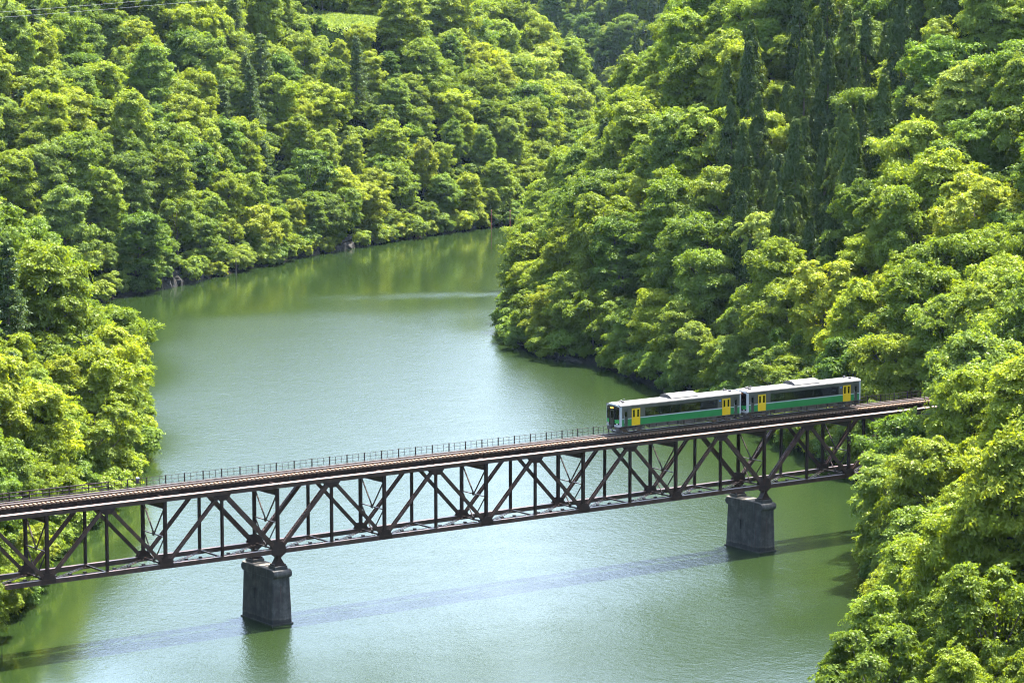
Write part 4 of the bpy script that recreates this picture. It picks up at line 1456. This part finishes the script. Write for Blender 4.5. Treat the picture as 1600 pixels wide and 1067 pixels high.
        c = lambda q: (lambda y: q)
        strip(-HW, -HW + .16, c(Z0 - .05), topz, 0, fm); strip(HW - .16, HW, c(Z0 - .05), topz, 0, fm)
        strip(-HW + .16, HW - .16, lambda y: topz(y) - .20, topz, 0, fm)
        strip(-HW + .16, -.42, c(Z0 - .05), c(1.12), 0, fm); strip(.42, HW - .16, c(Z0 - .05), c(1.12), 0, fm)
        p('front_frame', fm, PW)
        # side returns of the frame
        rt = MB()
        for s in (-1, 1):
            bx(rt, .30, .50, s * HW - .005 if s < 0 else s * HW - .05, s * HW + .05 if s < 0 else s * HW + .005, Z0 - .05, ZG + .0)
        p('frame_return', rt, PW)
        mk_ = MB()
        for s in (-1, 1):
            a, b = (.42, HW - .16) if s > 0 else (-HW + .16, -.42)
            strip(a, b, c(1.12), c(1.82), .05, mk_); strip(a, b, c(3.02), lambda y: topz(y) - .20, .05, mk_)
            e0, e1 = (a, a + .08) if s > 0 else (a, a + .06)
            strip(e0, e1, c(1.82), c(3.02), .05, mk_)
            e0, e1 = (b - .06, b) if s > 0 else (b - .08, b)
            strip(e0, e1, c(1.82), c(3.02), .05, mk_)
        strip(-.42, .42, c(2.98), lambda y: topz(y) - .20, .05, mk_)
        p('front_mask', mk_, PK)
        for s in (-1, 1):
            a, b = (.50, HW - .22) if s > 0 else (-HW + .22, -.50)
            g = MB(); strip(a, b, c(1.83), c(3.01), .09, g); p('windscreen', g, GL)
            g = MB(); strip(a + .02, b - .02, c(1.30), c(1.74), .038, g); p('green_panel', g, PGF)
            yc = (a + b) / 2
            l = MB(); bx(l, front_x(yc) + .035, front_x(yc) + .10, yc - .13, yc + .13, 1.155, 1.275); p('headlight', l, HL)
            l = MB(); bx(l, front_x(yc) + .034, front_x(yc) + .10, yc + .16, yc + .28, 1.16, 1.27); p('tail_light', l, RL)
            w_ = MB(); x_ = front_x(yc) + .03
            w_.bar((FX(x_), yc - .1, 1.84), (FX(x_), yc + .22, 2.55), .025, .02); p('wiper', w_, RUB)
        # gangway door between the windscreens
        g = MB()
        bx(g, .02, .10, -.34, .34, .98, 1.86); bx(g, .02, .10, -.34, -.24, 1.86, 2.80); bx(g, .02, .10, .24, .34, 1.86, 2.80); bx(g, .02, .10, -.34, .34, 2.80, 2.96)
        gd = p('gangway_door', g, PSD)
        gw = MB(); bx(gw, .05, .07, -.24, .24, 1.86, 2.80); gw.build('door_window', GL, gd)
        gf = MB(); bx(gf, -.04, .12, -.46, -.36, .86, 3.02); bx(gf, -.04, .12, .36, .46, .86, 3.02)
        p('gangway_frame', gf, PK)
        d = MB(); bx(d, .015, .08, -.36, .36, 3.06, 3.24); p('destination_sign', d, PK)
        d = MB(); bx(d, .008, .016, -.30, .30, 3.09, 3.21); p('destination_lamp', d, LAMP)
        # coupler, skirt, hoses, snow plough
        cp = MB(); bx(cp, -.30, .55, -.14, .14, .72, .98); bx(cp, -.36, -.12, -.22, .22, .66, 1.02); p('coupler', cp, UND, bevel=.02)
        sk = MB(); bx(sk, .18, .40, -1.15, -.35, .42, .86); bx(sk, .18, .40, .35, 1.15, .42, .86); p('front_skirt', sk, UND, bevel=.03)
        pl = MB(); a = FX(.10); b = FX(.75)
        pl.add([(a, 0, .12), (b, -1.15, .12), (b, -1.15, .50), (a, 0, .50), (b, 1.15, .12), (b, 1.15, .50)], [(0, 1, 2, 3), (0, 3, 5, 4)])
        po = p('rail_guard', pl, UND); so = po.modifiers.new('thick', 'SOLIDIFY'); so.thickness = .04
        hs = MB(); hs.tube([(FX(.2), .5, .85), (FX(.02), .5, .62), (FX(.1), .5, .45)], [.03, .03, .03], 6); p('brake_hose', hs, RUB)
        pv = MB(); bx(pv, .16, .24, -.62, .62, .36, .44); p('step_bar', pv, HL)
    # bogies
    for bxc in (2.75, LEN - 2.75):
        bo = p('bogie_frame', MB().box(bxc - 1.55, bxc + 1.55, -1.12, -.94, .42, .66).box(bxc - 1.55, bxc + 1.55, .94, 1.12, .42, .66).box(bxc - .28, bxc + .28, -1.1, 1.1, .44, .72), UND, bevel=.03)
        for ax in (-1.05, 1.05):
            whl = MB()
            for s in (-1, 1):
                ring = [(bxc + ax, s * .50, .43), (bxc + ax, s * .53, .43), (bxc + ax, s * .54, .43), (bxc + ax, s * .64, .43)]
                whl.tube(ring, [.46, .46, .43, .42], 20)
            whl.tube([(bxc + ax, -.9, .43), (bxc + ax, .9, .43)], [.08, .08], 8)
            whl.build('wheelset', WHEEL, bo)
            ab_ = MB()
            for s in (-1, 1): ab_.box(bxc + ax - .16, bxc + ax + .16, s * 1.02 - .15, s * 1.02 + .15, .28, .56)
            ab_.build('axle_box', UND, bo, bevel=.02)
        sp = MB()
        for s in (-1, 1): sp.tube([(bxc, s * 1.03, .66), (bxc, s * 1.03, .92)], [.22, .22], 12)
        sp.build('air_spring', RUB, bo)
    # underfloor equipment
    r = random.Random(3)
    x = 5.0
    while x < 14.2:
        L = r.uniform(.7, 1.7)
        h = r.uniform(.38, .58)
        for s in (-1, 1):
            y0, y1 = sorted((s * .45, s * r.uniform(1.12, 1.30)))
            eb = p('equipment_box', MB().box(x, x + L, y0, y1, Z0 - .03 - h, Z0 - .035), UND, bevel=.03)
            if r.random() < .6:
                y = s * 1.31 if False else (y1 if s > 0 else y0)
                MB().box(x + L * .25, x + L * .7, min(y, y + s * .02), max(y, y + s * .02), Z0 - .03 - h * .75, Z0 - .15).build('cover_plate', PSD, eb)
        x += L + r.uniform(.1, .35)
    p('exhaust_pipe', MB().tube([(4.6, -.9, .62), (14.4, -.9, .58)], [.07, .07], 8), WHEEL)
    return t


XT = 48.74
railcar(XT, 'leading green and silver railcar with yellow doors, its black and white cab front facing left')
railcar(XT + 20.0, 'trailing green and silver railcar with yellow doors, in front of the right bank trees')
# ------------------------------------------------------------------ small things
POST = mottled('reddish_marker_paint', (.20, .06, .04), (.30, .10, .06), 2, .7)
for b, d, h, lab in ((768, 829, 5.2, 'thin reddish marker post in the water at the far bend, left of the two'), (797, 830, 5.0, 'thin reddish marker post in the water at the far bend, right of the two'), (370, 706, 3.4, 'pale thin stake in the shallows below the left hillside')):
    x, y = plan(b, d)
    t = thing('marker_post', lab, 'marker post', (x, y, 0))
    MB().tube([(0, 0, -3), (0, 0, h)], [.16, .13], 8).build('post', POST if d > 800 else BARK, t)
    MB().tube([(0, 0, h), (0, 0, h + .25)], [.2, .05], 8).build('post_cap', POST if d > 800 else BARK, t)

# rock faces at the foot of the left hillside
ROCK = mottled('grey_cliff_rock', (.012, .012, .011), (.030, .029, .026), .5, .95, 0, .25, .2, c2=(.065, .062, .057))
def cliff(b0, d0, b1, d1, h, seed, lab):
    import bmesh
    r = np.random.default_rng(seed)
    a = np.array(plan(b0, d0)); c = np.array(plan(b1, d1))
    ex = (c - a); L = np.hypot(*ex); ex /= L; nrm = np.array([-ex[1], ex[0]])
    if np.dot(nrm, CAM[:2] - a) > 0: nrm = -nrm
    o_ = a
    t = thing('rock_face', lab, 'rock face', (a[0], a[1], 0))
    n = max(3, int(L / 2.6))
    for i in range(n):
        for j in range(2):
            hh = h * (0.5 + 0.5 * r.random()) * (0.62 if j else .75)
            bm = bmesh.new()
            bmesh.ops.create_icosphere(bm, subdivisions=2, radius=1)
            for v in bm.verts:
                q = np.array(v.co)
                k = 1 + .22 * np.sin(q[0] * 3 + seed + i) * np.sin(q[1] * 4 + j) + .10 * r.normal()
                q = np.sign(q) * np.abs(q) ** .6 * k
                v.co = (q[0] * 2.0, q[1] * 1.7, q[2] * hh * .62)
            me = bpy.data.meshes.new('rock'); bm.to_mesh(me); bm.free(); me.materials.append(ROCK)
            p = ex * ((i + .5 + .3 * r.normal()) * L / n) + nrm * (0.3 + 1.5 * j)
            inst('rock', me, t, (p[0], p[1], j * h * .5), (r.normal() * .15, r.normal() * .15, math.atan2(ex[1], ex[0]) + r.normal() * .3))
    return t
cliff(250, 676, 318, 697, 5.5, 4, 'grey rock face at the foot of the left hillside just above the water')
cliff(470, 750, 560, 778, 4.0, 6, 'low dark rock ledge under the far shore trees left of the bend')
cliff(842, 560, 905, 545, 2.2, 8, 'dark rocks under the tip of the wooded promontory')

# bright meadow high on the left hill
def meadow():
    r = np.random.default_rng(77)
    pts = []
    n = 14000
    u = r.normal(size=(n, 2)) * .5
    u = u[(u ** 2).sum(1) < 1]
    ex = np.array([RT[0], RT[1]]); ey = np.array([FW[0], FW[1]]); ey /= np.hypot(*ey)
    P = np.array(CLEARING) + u[:, :1] * 17 * ex + u[:, 1:] * 19 * ey
    z = height(P[:, 0], P[:, 1])
    c = np.column_stack([P, z + .25])
    m = leaf_mat('meadow_grass', (.10, .15, .03), (.15, .21, .045), (.21, .26, .07), .4, (1.6, 1.5, .8), .02)
    me = leaves_mesh('meadow_grass', c, np.array([0, 0, .6]) + r.normal(size=c.shape) * .5, 1.1, .5, m, r)
    o = bpy.data.objects.new('meadow_grass', me); COL.objects.link(o)
    tag(o, 'bright sunlit patch of tall grass high on the left hill', None, None, 'stuff')
meadow()

# two overhead wires crossing the upper left corner
WIRE = mottled('aluminium_wire', (.30, .31, .33), (.42, .43, .45), 1, .35, .6)
def wire(p0, p1, lab):
    p0, p1 = Vector(p0), Vector(p1)
    pts = []
    for k in range(41):
        t = k / 40
        q = p0.lerp(p1, t); q.z -= 3.0 * 4 * t * (1 - t)
        pts.append(q)
    o = MB().tube(pts, [.012] * 41, 5).build('overhead_wire', WIRE)
    tag(o, lab, 'wire', 'overhead wires above the left hillside')
def at(bx, py, d):
    x, y = plan(bx, d)
    return (x, y, 72.33 - d * math.tan(PITCH + math.atan((py - 533.5) / FPX)))
wire(at(-700, 56, 560), at(1050, -92, 760), 'thin pale overhead wire across the upper left corner, the upper of two')
wire(at(-700, 64, 556), at(1050, -84, 756), 'thin pale overhead wire across the upper left corner, the lower of two')

# ------------------------------------------------------------------ air
hz = MB().box(-1500, 2300, -700, 2700, -9, 160).build('haze', None or [])
hm = bpy.data.materials.new('haze_air'); hm.use_nodes = True
hn = hm.node_tree; hn.nodes.clear()
ho = N(hn, 'ShaderNodeOutputMaterial'); hv = N(hn, 'ShaderNodeVolumePrincipled')
hv.inputs['Color'].default_value = (0.55, 0.76, 1.0, 1)
hv.inputs['Density'].default_value = 0.000013
hv.inputs['Anisotropy'].default_value = 0.25
hn.links.new(hv.outputs[0], ho.inputs['Volume'])
hz.data.materials.append(hm)
tag(hz, 'thin bluish summer haze filling the valley', None, None, 'stuff')
